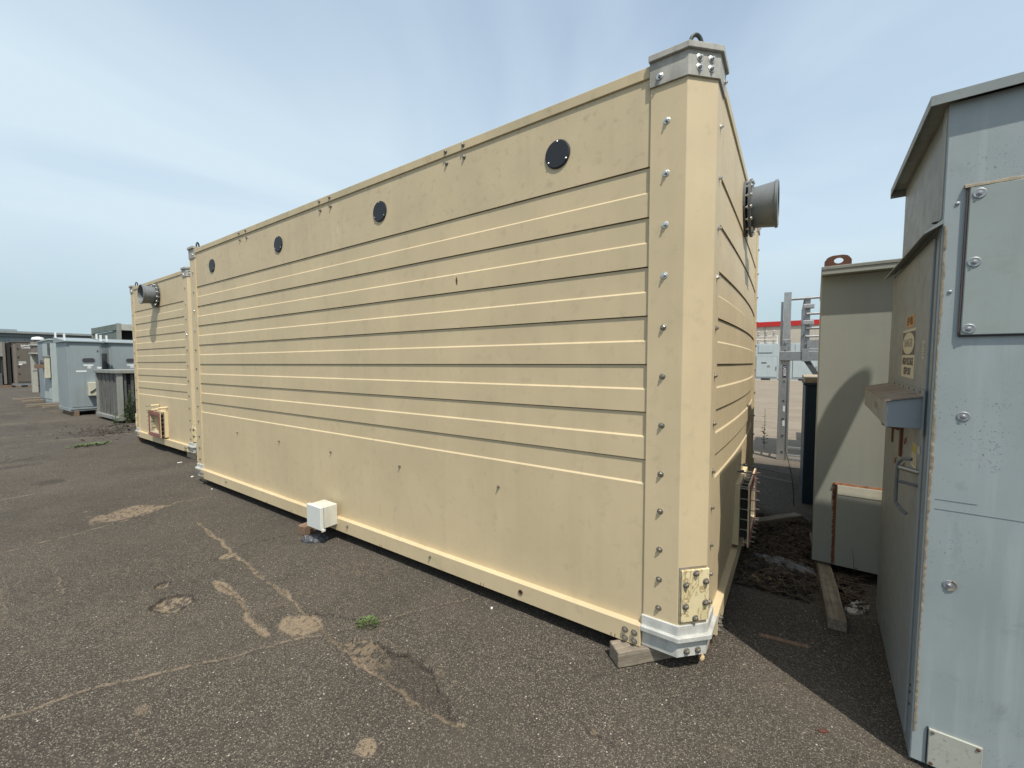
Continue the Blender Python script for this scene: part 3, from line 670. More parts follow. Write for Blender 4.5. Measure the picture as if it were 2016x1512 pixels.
c1 = container('modular_container', 'long cream ribbed container in the centre with four black vent covers on its side', (0, 0, 0), 0, 'cream ribbed modular containers', 0.040, True)
c2 = container('modular_container', 'cream ribbed container standing beyond the long one, end wall with flared pipe facing us', (0.44, 10.83, 0.035), R(-90), 'cream ribbed modular containers', 0.0, False)
for (x, z) in ((1.30, 0.79), (1.42, 0.765), (1.50, 0.80), (1.62, 0.77)):
    m = MB().tube((x, 0.0, z), (x + 0.01, -0.36, z - 0.035), 0.004, n=6); m.lathe([(0.011, -0.06), (0.011, -0.045)], (x, 0, z), 'Y', 6); obj('tie_rod', m, 'darkpipe', c1)
for (x, z) in ((CW/2 - 0.10, 0.80), (CW/2 - 0.08, 0.725)):
    obj('tie_rod', MB().tube((x, 0, z), (x - 0.0, -0.20, z - 0.01), 0.006, n=6), 'dullsteel', c2); obj('rod_sleeve', MB().tube((x, -0.01, z), (x, -0.13, z - 0.005), 0.017, n=10), 'cream_light', c2)
obj('rod_sleeve', MB().tube((CW/2 + 0.30, 0, 0.775), (CW/2 + 0.30, -0.13, 0.77), 0.017, n=10), 'cream_light', c2)

# ------------------------------------------------------------------ blocks, beams, debris
def block(name, label, loc, size, rz, mat='wood', cat='timber block', group=None, tilt=0.0, seed=1):
    rr = random.Random(seed); lx, ly, lz = size; rings = []
    for k in range(7):
        x = lx * (k / 6 - 0.5); j = lambda: rr.uniform(-0.025, 0.025) * min(ly, lz)
        rings.append([(x, -ly / 2 + j(), j() * .4), (x, ly / 2 + j(), j() * .4), (x, ly / 2 + j(), lz + j()), (x, -ly / 2 + j(), lz + j())])
    o = obj(name, MB().loft(rings), mat, None, bevel=min(ly, lz) * 0.05)
    o.location = loc; o.rotation_euler = (0, tilt, rz)
    return tag(o, label, cat, group)
block('timber_block', 'short weathered timber block under the near corner of the long container', (0.075, 0.235, 0.0), (0.50, 0.10, 0.086), R(-42), 'wood', seed=2)
block('timber_block', 'thin timber offcut under the white corner foot, on the shaded side', (0.33, 0.06, 0.0), (0.22, 0.13, 0.082), R(-8), 'woodbrown', seed=5)
block('timber_block', 'small brown timber block beside the white box low on the long container', (-0.02, 3.415, 0.0), (0.30, 0.10, 0.085), R(4), 'woodbrown', seed=3)
block('timber_block', 'pale timber block under the near foot of the farther container', (0.62, 8.02, 0.0), (0.30, 0.38, 0.10), R(0), 'woodpale', seed=4)
block('timber_block', 'dark timber block under the left foot of the farther container', (0.60, 10.80, 0.0), (0.30, 0.16, 0.10), R(0), 'woodbrown', seed=6)
block('timber_block', 'timber block under the far foot of the long container', (0.20, 6.22, 0.0), (0.34, 0.14, 0.085), R(5), 'wood', seed=8)
block('timber_block', 'hidden timber block under the back of the long container', (2.9, 6.1, 0.0), (0.34, 0.14, 0.085), R(5), 'wood', seed=9)
block('timber_beam', 'cracked weathered beam lying on the ground in the gap, one end under the olive cabinet', (1.62, -0.585, 0.0), (1.46, 0.092, 0.072), R(2), 'beamwood', 'timber beam', seed=10)
block('timber_beam', 'dark board lying slantwise on the ground behind the red-faced duct', (2.62, -0.22, 0.0), (0.70, 0.09, 0.06), R(-40), 'wood', 'timber beam', seed=11)
block('timber_beam', 'faint thin lath lying flat in the shade near the corner foot', (0.60, -0.345, 0.0), (0.03, 0.24, 0.006), R(8), 'woodbrown', 'timber beam', seed=12)

def crumple(name, label, cat, cx, cy, rx, ry, h, mat, seed, n=16, rz=0.0, z=0.004, sub=False):
    rr = np.random.RandomState(seed); m = MB(); g = np.linspace(-1, 1, n); vs = []
    for j in range(n):
        for i in range(n):
            u, v = g[i], g[j]; k = 1 - 0.18 * rr.rand() 
            u2 = u * math.sqrt(1 - v * v / 2) * k; v2 = v * math.sqrt(1 - u * u / 2) * k
            vs.append((u2 * rx, v2 * ry, z + h * rr.rand() * max(0.1, 1 - (u2 * u2 + v2 * v2) * 0.6)))
    fs = [(j * n + i, j * n + i + 1, (j + 1) * n + i + 1, (j + 1) * n + i) for j in range(n - 1) for i in range(n - 1)]
    bt = [(x, y, -0.002) for x, y, zz in vs]
    k0 = len(vs); allv = vs + bt; bf = [tuple(i + k0 for i in f[::-1]) for f in fs]
    ring = [i for i in range(n)] + [n * j + n - 1 for j in range(1, n)] + [n * (n - 1) + i for i in range(n - 2, -1, -1)] + [n * j for j in range(n - 2, 0, -1)]
    sf = [(ring[i], ring[(i + 1) % len(ring)], ring[(i + 1) % len(ring)] + k0, ring[i] + k0) for i in range(len(ring))]
    m.add(allv, fs + bf + sf); o = obj(name, m, mat); o.location = (cx, cy, zat(cx, cy)); o.rotation_euler = (0, 0, rz); return tag(o, label, cat)
crumple('plastic_scrap', 'crumpled blackened plastic heap on the asphalt below the white box', 'plastic scrap', -0.155, 3.20, 0.085, 0.13, 0.040, 'rubber', 4, 13, 0.4)
crumple('plastic_sheet', 'torn grey plastic sheet lying on dead weeds in the shaded gap', 'plastic sheet', 1.66, -0.34, 0.10, 0.24, 0.06, 'sheet', 6, 7, -0.25)
crumple('foam_scrap', 'yellowed foam scrap on the ground left of the grey plastic sheet', 'foam scrap', 1.33, -0.20, 0.055, 0.075, 0.03, 'foam', 7, 8)
crumple('paper_scrap', 'crumpled dirty paper lying against the foot of the large grey cabinet', 'paper scrap', 1.24, -0.735, 0.11, 0.055, 0.045, 'paper', 8, 9, -0.5)
crumple('paper_scrap', 'small torn paper scrap between the beam and the large grey cabinet', 'paper scrap', 1.47, -0.70, 0.05, 0.045, 0.025, 'paper', 9, 7)
crumple('wood_chip', 'small bright split wood chip beside the white corner foot', 'wood chip', 0.190, 0.020, 0.022, 0.016, 0.026, 'chip', 10, 5)
crumple('pebble', 'white pebble on open asphalt in front of the long container', 'pebble', -0.09, 1.235, 0.010, 0.007, 0.006, 'pebble', 11, 6)
crumple('pebble', 'white pebble by the far bottom corner of the long container', 'pebble', 0.03, 6.62, 0.018, 0.014, 0.010, 'pebble', 12, 6)
crumple('pebble', 'white flat pebble on the asphalt in front of the farther container', 'pebble', 0.246, 7.80, 0.035, 0.02, 0.010, 'pebble', 14, 6)
crumple('pebble', 'tiny white pebble halfway along the foot of the long container', 'pebble', -0.05, 5.73, 0.010, 0.010, 0.008, 'pebble', 13, 6)
crumple('brown_leaf', 'small curled reddish leaf on the sunlit asphalt by the shadow line', 'leaf', 0.0, -0.50, 0.010, 0.022, 0.008, 'brownleaf', 15, 5, 0.5)

def straw(name, label, n, region, mat, seed, length=(0.08, 0.3), r=0.0016, hmax=0.05):
    rr = random.Random(seed); m = MB()
    for k in range(n):
        x, y = region(rr); a = rr.uniform(0, 6.28); l = rr.uniform(*length); z = rr.uniform(0.003, hmax); pts = []
        da = rr.uniform(-0.5, 0.5); dz = rr.uniform(-0.3, 0.35)
        for i in range(5):
            pts.append((x, y, max(0.003, z) + zat(x, y))); x += math.cos(a) * l / 4; y += math.sin(a) * l / 4; a += da + rr.uniform(-.3, .3); z += dz * l / 4
        m.path(pts, [r * (1 - 0.12 * i) for i in range(5)], 3)
    o = obj(name, m, mat); return tag(o, label, 'dead weeds', None, 'stuff')
def reg_gap(rr):
    t = rr.random() ** 1.2; x = 1.15 + 1.7 * t; return x, -0.05 - rr.random() * (0.62 if x > 1.35 else 0.45)
def reg_gap2(rr): return rr.uniform(1.2, 1.65), rr.uniform(-0.78, -0.62)
straw('dead_weeds', 'tangle of dry dead weeds in the shaded gap between container and cabinets', 520, reg_gap, 'straw', 5)
straw('dead_weeds', 'dry stalks scattered by the foot of the large grey cabinet', 160, reg_gap2, 'straw', 6, (0.05, 0.2))
straw('dead_weeds', 'thin litter of dry stalks left of the farther container', 70, lambda rr: (rr.gauss(0.35, 0.35), rr.gauss(12.6, 0.7)), 'litter', 9, (0.1, 0.35), 0.004, 0.03)
def litter(name, label, n, region, mat, seed, s=(0.008, 0.03)):
    rr = random.Random(seed); m = MB()
    for k in range(n):
        x, y = region(rr); z = 0.002 + rr.random() * 0.028 + zat(x, y); q = rr.uniform(*s); a = rr.uniform(0, 6.28)
        e = Euler((rr.uniform(-.7, .7), rr.uniform(-.7, .7), a)).to_matrix()
        vs = [e @ Vector(p) + Vector((x, y, z)) for p in ((-q, -q * .45, 0), (0, -q * .55, q * .15), (q, 0, 0), (0, q * .5, q * .15), (-q, q * .35, 0))]
        m.add(vs, [(0, 1, 2, 3, 4)])
    me = bpy.data.meshes.new(name); me.from_pydata(m.v, [], m.f); me.materials.append(M[mat]); return tag(link(name, me), label, 'leaf litter', None, 'stuff')
litter('leaf_litter', 'dark leaf litter and soil crumbs under the dead weeds in the gap', 2600, lambda rr: reg_gap(rr) if rr.random() < .8 else reg_gap2(rr), 'litter', 12)
litter('leaf_litter', 'brown leaf litter on the asphalt in front of the louvred unit', 170, lambda rr: (rr.gauss(0.5, 0.4), rr.gauss(13.2, 0.7)), 'litter', 14, (0.015, 0.04))

def clump(name, label, cx, cy, rx, ry, n, hh, mat, seed, s=0.012, cat='weed'):
    rr = random.Random(seed); m = MB()
    for k in range(n):
        a = rr.uniform(0, 6.28); q = rr.random() ** 0.6; x = cx + rx * q * math.cos(a); y = cy + ry * q * math.sin(a); l = rr.uniform(0.5, 1.4) * s
        d = Vector((math.cos(a + rr.uniform(-1, 1)), math.sin(a + rr.uniform(-1, 1)), rr.uniform(0.2, 1.2))).normalized(); side = d.cross(Vector((0, 0, 1))).normalized()
        z = zat(x, y) + rr.random() * hh * (1 - q * .6); p = Vector((x, y, z))
        m.add([p, p + d * l * .5 + side * l * .28, p + d * l, p + d * l * .5 - side * l * .28], [(0, 1, 2, 3)])
    me = bpy.data.meshes.new(name); me.from_pydata(m.v, [], m.f); me.materials.append(M[mat]); return tag(link(name, me), label, cat)
clump('weed_tuft', 'small bright green weed growing from the asphalt crack in the foreground', -0.650, 1.765, 0.060, 0.075, 420, 0.028, 'green', 3)
clump('weed_tuft', 'low green weed patch on the asphalt in front of the farther container', -0.23, 10.92, 0.30, 0.12, 170, 0.04, 'green', 4, 0.045)
def stalk(name, label, x, y, h, nl, seed, leaf=0.06, lean=(0.02, 0.0), mat='weedgreen', branches=1, cat='weed'):
    rr = random.Random(seed); T = thing(name, label, cat, (x, y, zat(x, y)))
    m = MB(); lv = MB()
    for b in range(branches):
        ox, oy = (rr.uniform(-.07, .07), rr.uniform(-.07, .07)) if b else (0, 0); hb = h * (1 if b == 0 else rr.uniform(.5, .95)); lx, ly = lean[0] + rr.uniform(-.12, .12) * (b > 0), lean[1] + rr.uniform(-.12, .12) * (b > 0)
        pts = [(ox + lx * (i / 6) ** 2 * 2, oy + ly * (i / 6) ** 2 * 2, hb * i / 6) for i in range(7)]
        m.path(pts, [0.006 * (1 - 0.1 * i) * h / 0.7 for i in range(7)], 5)
        for k in range(nl):
            t = rr.uniform(0.12, 1.0); p = Vector((ox + lx * t * t * 2, oy + ly * t * t * 2, hb * t)); a = rr.uniform(0, 6.28); l = leaf * rr.uniform(.6, 1.2) * (1.15 - 0.6 * t)
            d = Vector((math.cos(a), math.sin(a), rr.uniform(0.1, 1.0))).normalized(); sd_ = d.cross(Vector((0, 0, 1))).normalized()
            lv.add([p, p + d * l * .45 + sd_ * l * .16, p + d * l - Vector((0, 0, l * .25)), p + d * l * .45 - sd_ * l * .16], [(0, 1, 2, 3)])
    obj('stem', m, mat, T); me = bpy.data.meshes.new('foliage'); me.from_pydata(lv.v, [], lv.f); me.materials.append(M[mat]); link('foliage', me, T); return T
stalk('weed_stalk', 'tall leafy weed stalk growing behind the container by the ladder', 6.83, 0.055, 0.72, 34, 5, 0.10)
stalk('weed_stalk', 'dead dark weed stalk beside the dark blue cabinet', 3.35, -0.40, 0.62, 14, 6, 0.05, (0.04, 0.05), 'litter')
stalk('weed_stalk', 'thin dead weed in front of the rust-edged panel of the olive cabinet', 1.50, -0.745, 0.30, 8, 8, 0.035, (-0.02, 0.01), 'litter')
stalk('weed_bush', 'leafy green weed growing in front of the dark side of the louvred unit', 1.12, 14.28, 0.95, 60, 7, 0.11, (0.03, -0.03), 'weedgreen', 7)
stalk('weed_bush', 'sparse low weeds by the bottom corner of the louvred unit', 0.82, 14.2, 0.40, 22, 11, 0.08, (0.03, -0.03), 'weedgreen', 5)
stalk('weed_stalk', 'bare dead stems leaning by the left foot of the farther container', 0.95, 12.9, 0.45, 5, 12, 0.05, (0.2, -0.1), 'litter', 5)
# ------------------------------------------------------------------ large grey switchgear cabinet (right foreground)
TH = R(-2.4)
gc = thing('switchgear_cabinet', 'tall chalky grey switchgear cabinet with overhanging roof at the right edge', 'cabinet', (0.023, -0.776, 0), TH)
gc.rotation_euler = (R(0.35), R(-0.75), TH)
# local axes: +x = depth (away), -y = to the right along the front; front wall x=0, side wall y=0
def gb(nm, x0, x1, b0, b1, z0, z1, mat, par=gc, bevel=0.0, label=None):
    return obj(nm, MB().box(x0, x1, -b1, -b0, z0, z1), mat, par, bevel, label=label)
gb('front_wall', 0.0, 0.03, 0.0, 1.9, 0.02, 2.535, 'gfront', bevel=0.003)
gb('side_frame', 0.031, 1.135, 0.006, 0.04, 0.025, 2.10, 'gside')
gb('upper_side_wall', 0.031, 0.965, 0.004, 0.04, 2.102, 2.535, 'gside')
gb('back_wall', 0.94, 1.13, 0.045, 1.9, 0.03, 2.10, 'gside'); gb('upper_back_wall', 0.93, 0.96, 0.042, 1.9, 2.10, 2.53, 'gside'); gb('far_side_wall', 0.04, 0.93, 1.86, 1.9, 0.03, 2.53, 'gside')
gb('base_channel', 0.028, 1.13, 0.002, 0.05, 0.0, 0.06, 'gside')
gb('corner_angle', 0.010, 0.050, -0.0035, 0.003, 0.05, 2.10, 'gside')
gb('door_gasket', 0.052, 0.060, 0.001, 0.005, 0.07, 2.08, 'darkseam')
dr = gb('side_door', 0.062, 1.125, -0.010, 0.004, 0.07, 2.075, 'gside', bevel=0.003)
gb('door_gap', 1.127, 1.134, -0.004, 0.005, 0.05, 2.09, 'darkseam')
gb('upper_gasket', 0.072, 0.080, 0.0005, 0.004, 2.13, 2.51, 'darkseam')
gb('upper_corner_angle', 0.010, 0.070, -0.003, 0.002, 2.13, 2.53, 'groof')
# drip ledge above the door: sloping thin shelf
ld = obj('drip_ledge', MB().hexa([(-0.015, 0.050, 2.078), (1.17, 0.050, 2.078), (1.17, 0.0, 2.108), (-0.015, 0.0, 2.108), (-0.015, 0.050, 2.084), (1.17, 0.050, 2.084), (1.17, 0.0, 2.124), (-0.015, 0.0, 2.124)]), 'groof', gc)
obj('ledge_fastener', MB().lathe([(0.012, 0.0), (0.012, 0.004), (0.006, 0.006)], (0.06, 0.008, 2.128), 'Z', 8), 'darkseam', ld)
# roof
rf = obj('roof', MB().box(-0.030, 1.01, -1.95, 0.050, 2.553, 2.560), 'groof', gc)
obj('roof_fascia', MB().box(-0.0335, -0.0290, -1.95, 0.0535, 2.5285, 2.5625), 'groof', rf)
obj('roof_fascia', MB().box(-0.0285, 1.01, 0.0505, 0.0540, 2.5285, 2.5625), 'groof', rf)
obj('roof_fascia', MB().box(1.0105, 1.014, -1.95, 0.0540, 2.512, 2.5625), 'groof', rf)
obj('roof_bolt_plate', MB().lathe([(0.035, 2.56), (0.034, 2.568), (0.02, 2.574)], (0.10, -0.14, 0), 'Z', 16), 'alud', rf)
obj('rear_housing', MB().box(0.965, 1.13, -1.85, -0.05, 2.101, 2.30), 'gside', gc, 0.003)
sk = obj('shadow_caster_tube', MB().tube((1.06, -0.40, 2.29), (1.09, -0.69, 3.20), 0.085, n=20), 'groof', gc, smooth=True)  # unseen leaning tube and rod, shaped to cast the olive cabinet's diagonal shadow
obj('shadow_caster_rod', MB().tube((1.09, -0.68, 3.16), (1.09, -0.80, 3.27), 0.014, n=8), 'alud', sk)
# caulking down the front corner, uneven
rr = random.Random(4)
m = MB(); rings = []
for k in range(150):
    z = 0.14 + (2.10 - 0.14) * k / 149; wv = 0.006 + 0.005 * rr.random() + 0.003 * math.sin(z * 9) * math.sin(z * 3.1); hh = 0.0022 + 0.0022 * rr.random()
    rings.append([(-0.0002, -0.004, z), (-hh, -0.005, z), (-hh, -0.004 - wv * .6, z), (-0.0002, -0.004 - wv, z)])
obj('caulk_bead', m.loft(rings), 'caulk', gc)
# inset front panel with big washers
ip = gb('front_panel', -0.012, -0.0005, 0.062, 1.75, 1.700, 2.222, 'gpanel', bevel=0.0025)
gb('panel_gasket', -0.0085, -0.0003, 0.0555, 0.0615, 1.700, 2.224, 'brownseam', ip); gb('panel_gasket', -0.0085, -0.0003, 0.0575, 1.75, 1.6945, 1.6995, 'darkseam', ip)
m = MB(); rings = []
for k in range(60):
    b = 0.05 + 1.6 * k / 59; hh = 0.006 + 0.006 * rr.random(); rings.append([(-0.0003, -b, 2.2225), (-0.009 - 0.004 * rr.random(), -b, 2.2225), (-0.008, -b, 2.2225 + hh), (-0.0003, -b, 2.2225 + hh + 0.004)])
obj('panel_caulk', m.loft(rings), 'caulk', ip)
wm = MB().lathe([(0.014, 0.0), (0.0145, 0.002), (0.008, 0.0035)], n=28); wm.lathe([(0.0062, 0.003), (0.0062, 0.008), (0.004, 0.010)], n=6); wme = wm.mesh('washer_bolt', 'dullsteel')
wgm = MB().lathe([(0.0172, 0.0), (0.0175, 0.0016), (0.0158, 0.0026), (0.0090, 0.0018), (0.0080, 0.0036)], n=32); wgm.lathe([(0.0058, 0.002), (0.0058, 0.0065), (0.004, 0.008)], n=6); wge = wgm.mesh('washer_bolt', 'alud')
for b, z in ((0.086, 2.196), (0.084, 1.958), (0.081, 1.722), (0.62, 2.19), (0.62, 1.72)): link('washer_bolt', wge, ip, basis((-1, 0, 0), (-0.0122, -b, z)))
for b, z in ((0.085, 1.403), (0.077, 0.761), (0.62, 1.40), (0.60, 0.76)): link('washer_bolt', wge, gc, basis((-1, 0, 0), (-0.0005, -b, z)))
rc = MB()
for k in range(14):
    a = R(120 + k * 12); rc.tube((-0.0006, -0.077 + 0.0190 * math.cos(a), 0.761 + 0.0190 * math.sin(a)), (-0.004, -0.077 + 0.0178 * math.cos(a), 0.761 + 0.0178 * math.sin(a)), 0.0035, n=5)
obj('rusty_caulk_ring', rc, 'caulk', gc)
for b, z in ((0.035, 2.175), (0.030, 1.86)): link('rivet', MB().lathe([(0.006, 0), (0.006, 0.002), (0.003, 0.0035)], n=10).mesh('rivet', 'alud'), gc, basis((-1, 0, 0), (-0.0005, -b, z)))
# fine scribed seams
for z, b1 in ((1.082, 0.135), (1.045, 1.6)): gb('panel_seam', -0.0012, 0.0002, 0.026, b1, z, z + 0.0010, 'pipe')
chips = MB(); rc2 = random.Random(12)
for cb, cz, sb, sz, nn_ in ((0.172, 1.443, 0.012, 0.014, 24), (0.170, 1.262, 0.008, 0.040, 36), (0.215, 0.22, 0.05, 0.06, 24)):
    for k in range(nn_):
        b = rc2.gauss(cb, sb); z = rc2.gauss(cz, sz); q = rc2.uniform(0.0004, 0.0014); a = rc2.uniform(-1, 1)
        chips.add([(-0.0006, -b - q * 2, z + a * q), (-0.0006, -b, z - q * .6), (-0.0006, -b + q * 2, z - a * q), (-0.0006, -b, z + q * .6)], [(0, 1, 2, 3)])
cho = obj('paint_chips', chips, 'darkseam', gc); cho['kind'] = 'stuff'
# number plate low down
cp = gb('cover_plate', -0.010, -0.0005, 0.047, 0.190, 0.028, 0.176, 'plate', bevel=0.002)
for b, z in ((0.058, 0.166), (0.178, 0.166), (0.058, 0.040), (0.178, 0.040)): link('screw', MB().lathe([(0.0055, 0), (0.0055, 0.003), (0.003, 0.004)], n=10).mesh('screw', 'rust' if (z < 0.1 or b > 0.1) else 'dullsteel'), cp, basis((-1, 0, 0), (-0.0102, -b, z)))
gb('plate_shadow_gasket', -0.006, -0.0003, 0.0435, 0.0468, 0.028, 0.178, 'darkseam', cp)
# small angle legend rivets on the door edge
for z in (0.30, 0.27, 0.22): link('rivet', MB().lathe([(0.005, 0), (0.005, 0.004)], n=8).mesh('rivet', 'darkseam'), gc, basis((0, 1, 0), (0.035, 0.0035, z)))
# projecting box on the door
bx = obj('door_box', MB().hexa([(0.075, 0.010, 1.335), (1.05, 0.010, 1.335), (1.05, 0.118, 1.335), (0.075, 0.118, 1.335), (0.075, 0.010, 1.462), (1.05, 0.010, 1.462), (1.05, 0.118, 1.440), (0.075, 0.118, 1.440)]), 'gside', dr, bevel=0.002)
obj('box_lid', MB().hexa([(0.068, 0.012, 1.4635), (1.058, 0.012, 1.4635), (1.058, 0.126, 1.4395), (0.068, 0.126, 1.4395), (0.068, 0.012, 1.4685), (1.058, 0.012, 1.4685), (1.058, 0.126, 1.4445), (0.068, 0.126, 1.4445)]), 'boxtop', dr)
obj('box_flange', MB().box(0.045, 1.075, 0.0105, 0.0145, 1.310, 1.492), 'gside', dr)
for x in (0.12, 0.25, 0.38, 0.52, 0.66, 0.82): link('rivet', MB().lathe([(0.005, 0), (0.005, 0.002)], n=8).mesh('rivet', 'rust'), dr, basis((0, 1, 0), (x, 0.0145, 1.480)))
for x in (0.40, 0.47): obj('rust_spot', MB().box(x, x + 0.02, 0.1181, 0.1187, 1.375, 1.405), 'rust', dr)
# rusted bracket remnants and slots
obj('bracket', MB().hexa([(0.62, 0.012, 1.25), (0.72, 0.012, 1.27), (0.70, 0.075, 1.285), (0.62, 0.075, 1.272), (0.60, 0.012, 1.325), (0.74, 0.012, 1.33), (0.70, 0.060, 1.33), (0.62, 0.060, 1.33)]), 'rust', dr)
obj('bracket', MB().box(0.50, 0.53, 0.011, 0.020, 1.14, 1.30), 'rust', dr); obj('bracket', MB().box(0.80, 0.83, 0.011, 0.016, 1.16, 1.27), 'rust', dr)
for x, z in ((0.40, 1.225), (0.42, 1.10), (0.66, 1.08)): obj('rust_slot', MB().hexa([(x, .0102, z), (x + .06, .0102, z - .02), (x + .06, .0112, z - .02), (x, .0112, z), (x - .01, .0102, z + .03), (x + .05, .0102, z + .01), (x + .05, .0112, z + .01), (x - .01, .0112, z + .03)]), 'rust', dr)
# handle
hd = obj('door_handle', MB().path([(0.105, 0.03, 1.205), (0.125, 0.055, 1.20), (0.14, 0.066, 1.18), (0.14, 0.068, 1.13), (0.14, 0.068, 1.06), (0.14, 0.067, 1.01), (0.12, 0.05, 0.985), (0.11, 0.035, 0.975)], 0.0065, 8), 'darkpipe', dr, smooth=True)
obj('handle_spindle', MB().tube((0.10, 0.008, 1.155), (0.12, 0.066, 1.165), 0.010, n=12), 'dullsteel', hd, smooth=True)
obj('handle_bar', MB().tube((0.10, 0.010, 1.10), (0.125, 0.062, 1.105), 0.006, n=10), 'darkpipe', hd, smooth=True)
# stickers on the door. local +Y is the door normal; reading direction runs towards -x
def on_door(x, z, y=0.0106): 
    return Matrix(((-1, 0, 0, x), (0, 0, 1, y), (0, 1, 0, z), (0, 0, 0, 1)))
def sticker(nm, x, z, wd, ht, mat, y=0.0102, par=dr):
    return obj(nm, MB().box(x - wd / 2, x + wd / 2, y, y + 0.0008, z - ht / 2, z + ht / 2), mat, par)
os_ = sticker('equipment_tag', 0.475, 1.786, 0.20, 0.052, 'orange'); link('lettering', text_mesh('EP-VB1', 0.054, 'orangeprint', 0.95, 0.001), os_, on_door(0.475, 1.786, 0.0114))
sg = sticker('danger_sign', 0.487, 1.637, 0.335, 0.226, 'offwhite')
sticker('sign_panel', 0.487, 1.684, 0.325, 0.108, 'signdark', 0.0111, sg)
ov = MB(); ov.add([(0.487 + 0.15 * math.cos(t), 0.0124, 1.684 + 0.051 * math.sin(t)) for t in [2 * math.pi * k / 40 for k in range(40)]] + [(0.487 + 0.15 * math.cos(t), 0.0120, 1.684 + 0.051 * math.sin(t)) for t in [2 * math.pi * k / 40 for k in range(40)]],
      [tuple(range(40)), tuple(range(79, 39, -1))] + [(i, (i + 1) % 40, 40 + (i + 1) % 40, 40 + i) for i in range(40)]); obj('sign_oval', ov, 'offwhite', sg)
link('lettering', text_mesh('DANGER', 0.055, 'fadedprint', 1.0), sg, on_door(0.487, 1.684, 0.0127))
link('lettering', text_mesh('HIGH VOLTAGE', 0.046, 'black', 0.86, 0.0012), sg, on_door(0.487, 1.598, 0.0114)); link('lettering', text_mesh('KEEP OUT', 0.046, 'black', 0.9, 0.0012), sg, on_door(0.487, 1.552, 0.0114))
pq = sticker('small_plaque', 0.140, 1.650, 0.050, 0.075, 'plate'); 
for k in range(5): sticker('print_line', 0.140, 1.672 - k * 0.011, 0.036, 0.0035, 'fadedprint', 0.0111, pq)
ws = sticker('warning_sticker', 0.20, 1.205, 0.10, 0.10, 'offwhite'); sticker('sticker_band', 0.20, 1.232, 0.09, 0.035, 'yellow', 0.0111, ws)
for k in range(4): sticker('print_line', 0.20, 1.205 - k * 0.012, 0.075, 0.003, 'fadedprint', 0.0111, ws)
obj('lock_tag', MB().box(0.075, 0.10, 0.011, 0.016, 1.235, 1.262), 'paper', dr)

# ------------------------------------------------------------------ olive cabinet behind it
oc = thing('olive_cabinet', 'olive grey steel cabinet with rusty lifting lug, behind the large grey cabinet', 'cabinet', (1.68, -0.508, 0), R(-2.2))
def ob(nm, x0, x1, b0, b1, z0, z1, mat, par=oc, bevel=0.0): return obj(nm, MB().box(x0, x1, -b1, -b0, z0, z1), mat, par, bevel)
ob('body', 0.0, 1.75, 0.0, 1.35, 0.088, 2.236, 'olive', bevel=0.004)
ld2 = ob('lid', -0.095, 1.80, -0.004, 1.40, 2.268, 2.292, 'paleframe', bevel=0.003); ob('lid_skirt', -0.09, 1.79, 0.0, 1.39, 2.2365, 2.2675, 'olive', ld2)
lug = MB(); pts = [(0, 0), (0.155, 0), (0.155, 0.045), (0.135, 0.074), (0.105, 0.083), (0.05, 0.083), (0.02, 0.074), (0, 0.045)]
# lug plate with a round hole: outer outline joined to a hole ring
outl = []
for k in range(32):
    t = 2 * math.pi * k / 32; dx_, dz_ = math.cos(t), math.sin(t); cx_, cz_ = 0.082, 0.043; best = 9
    for i in range(len(pts)):
        (ax, az), (bx_, bz) = pts[i], pts[(i + 1) % len(pts)]; ex, ez = bx_ - ax, bz - az; den = dx_ * ez - dz_ * ex
        if abs(den) < 1e-9: continue
        s_ = ((ax - cx_) * ez - (az - cz_) * ex) / den; u_ = ((ax - cx_) * dz_ - (az - cz_) * dx_) / den
        if s_ > 0 and -1e-6 <= u_ <= 1 + 1e-6: best = min(best, s_)
    outl.append((cx_ + dx_ * best, cz_ + dz_ * best))
hole = [(0.082 + 0.027 * math.cos(2 * math.pi * k / 32), 0.045 + 0.021 * math.sin(2 * math.pi * k / 32)) for k in range(32)]
def lp(ps, x): return [(x, -(0.012 + a), 2.289 + b) for a, b in ps]
lug.loft([lp(outl, -0.05), lp(hole, -0.05), lp(hole, -0.032), lp(outl, -0.032), lp(outl, -0.05)], True, False)
obj('lifting_lug', lug, 'rust', oc)
rp = ob('access_panel', -0.020, 0.0, 0.135, 1.2, 0.095, 0.700, 'olive', bevel=0.002)
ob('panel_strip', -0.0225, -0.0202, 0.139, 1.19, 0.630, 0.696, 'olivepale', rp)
m = MB(); rings = []
for k in range(60):
    z = 0.10 + 0.61 * k / 59; wv = 0.014 + 0.012 * rr.random() * (0.4 + z); rings.append([(-0.0005, -0.1348, z), (-0.003, -0.1348, z), (-0.0025, -0.1348 + wv, z), (-0.0005, -0.1348 + wv, z)])
obj('rust_stain', m.loft(rings), 'rustedge', rp)
m = MB(); rings = []
for k in range(60):
    b = 0.12 + 1.0 * k / 59; hv = 0.008 + 0.007 * rr.random(); rings.append([(-0.0005, -b, 0.7005), (-0.018, -b, 0.7005), (-0.010, -b, 0.7005 + hv), (-0.0005, -b, 0.7005 + hv)])
obj('rust_stain', m.loft(rings), 'rustedge', rp)
ob('skid', 0.04, 1.1, 0.14, 0.24, 0.075, 0.088, 'rust')

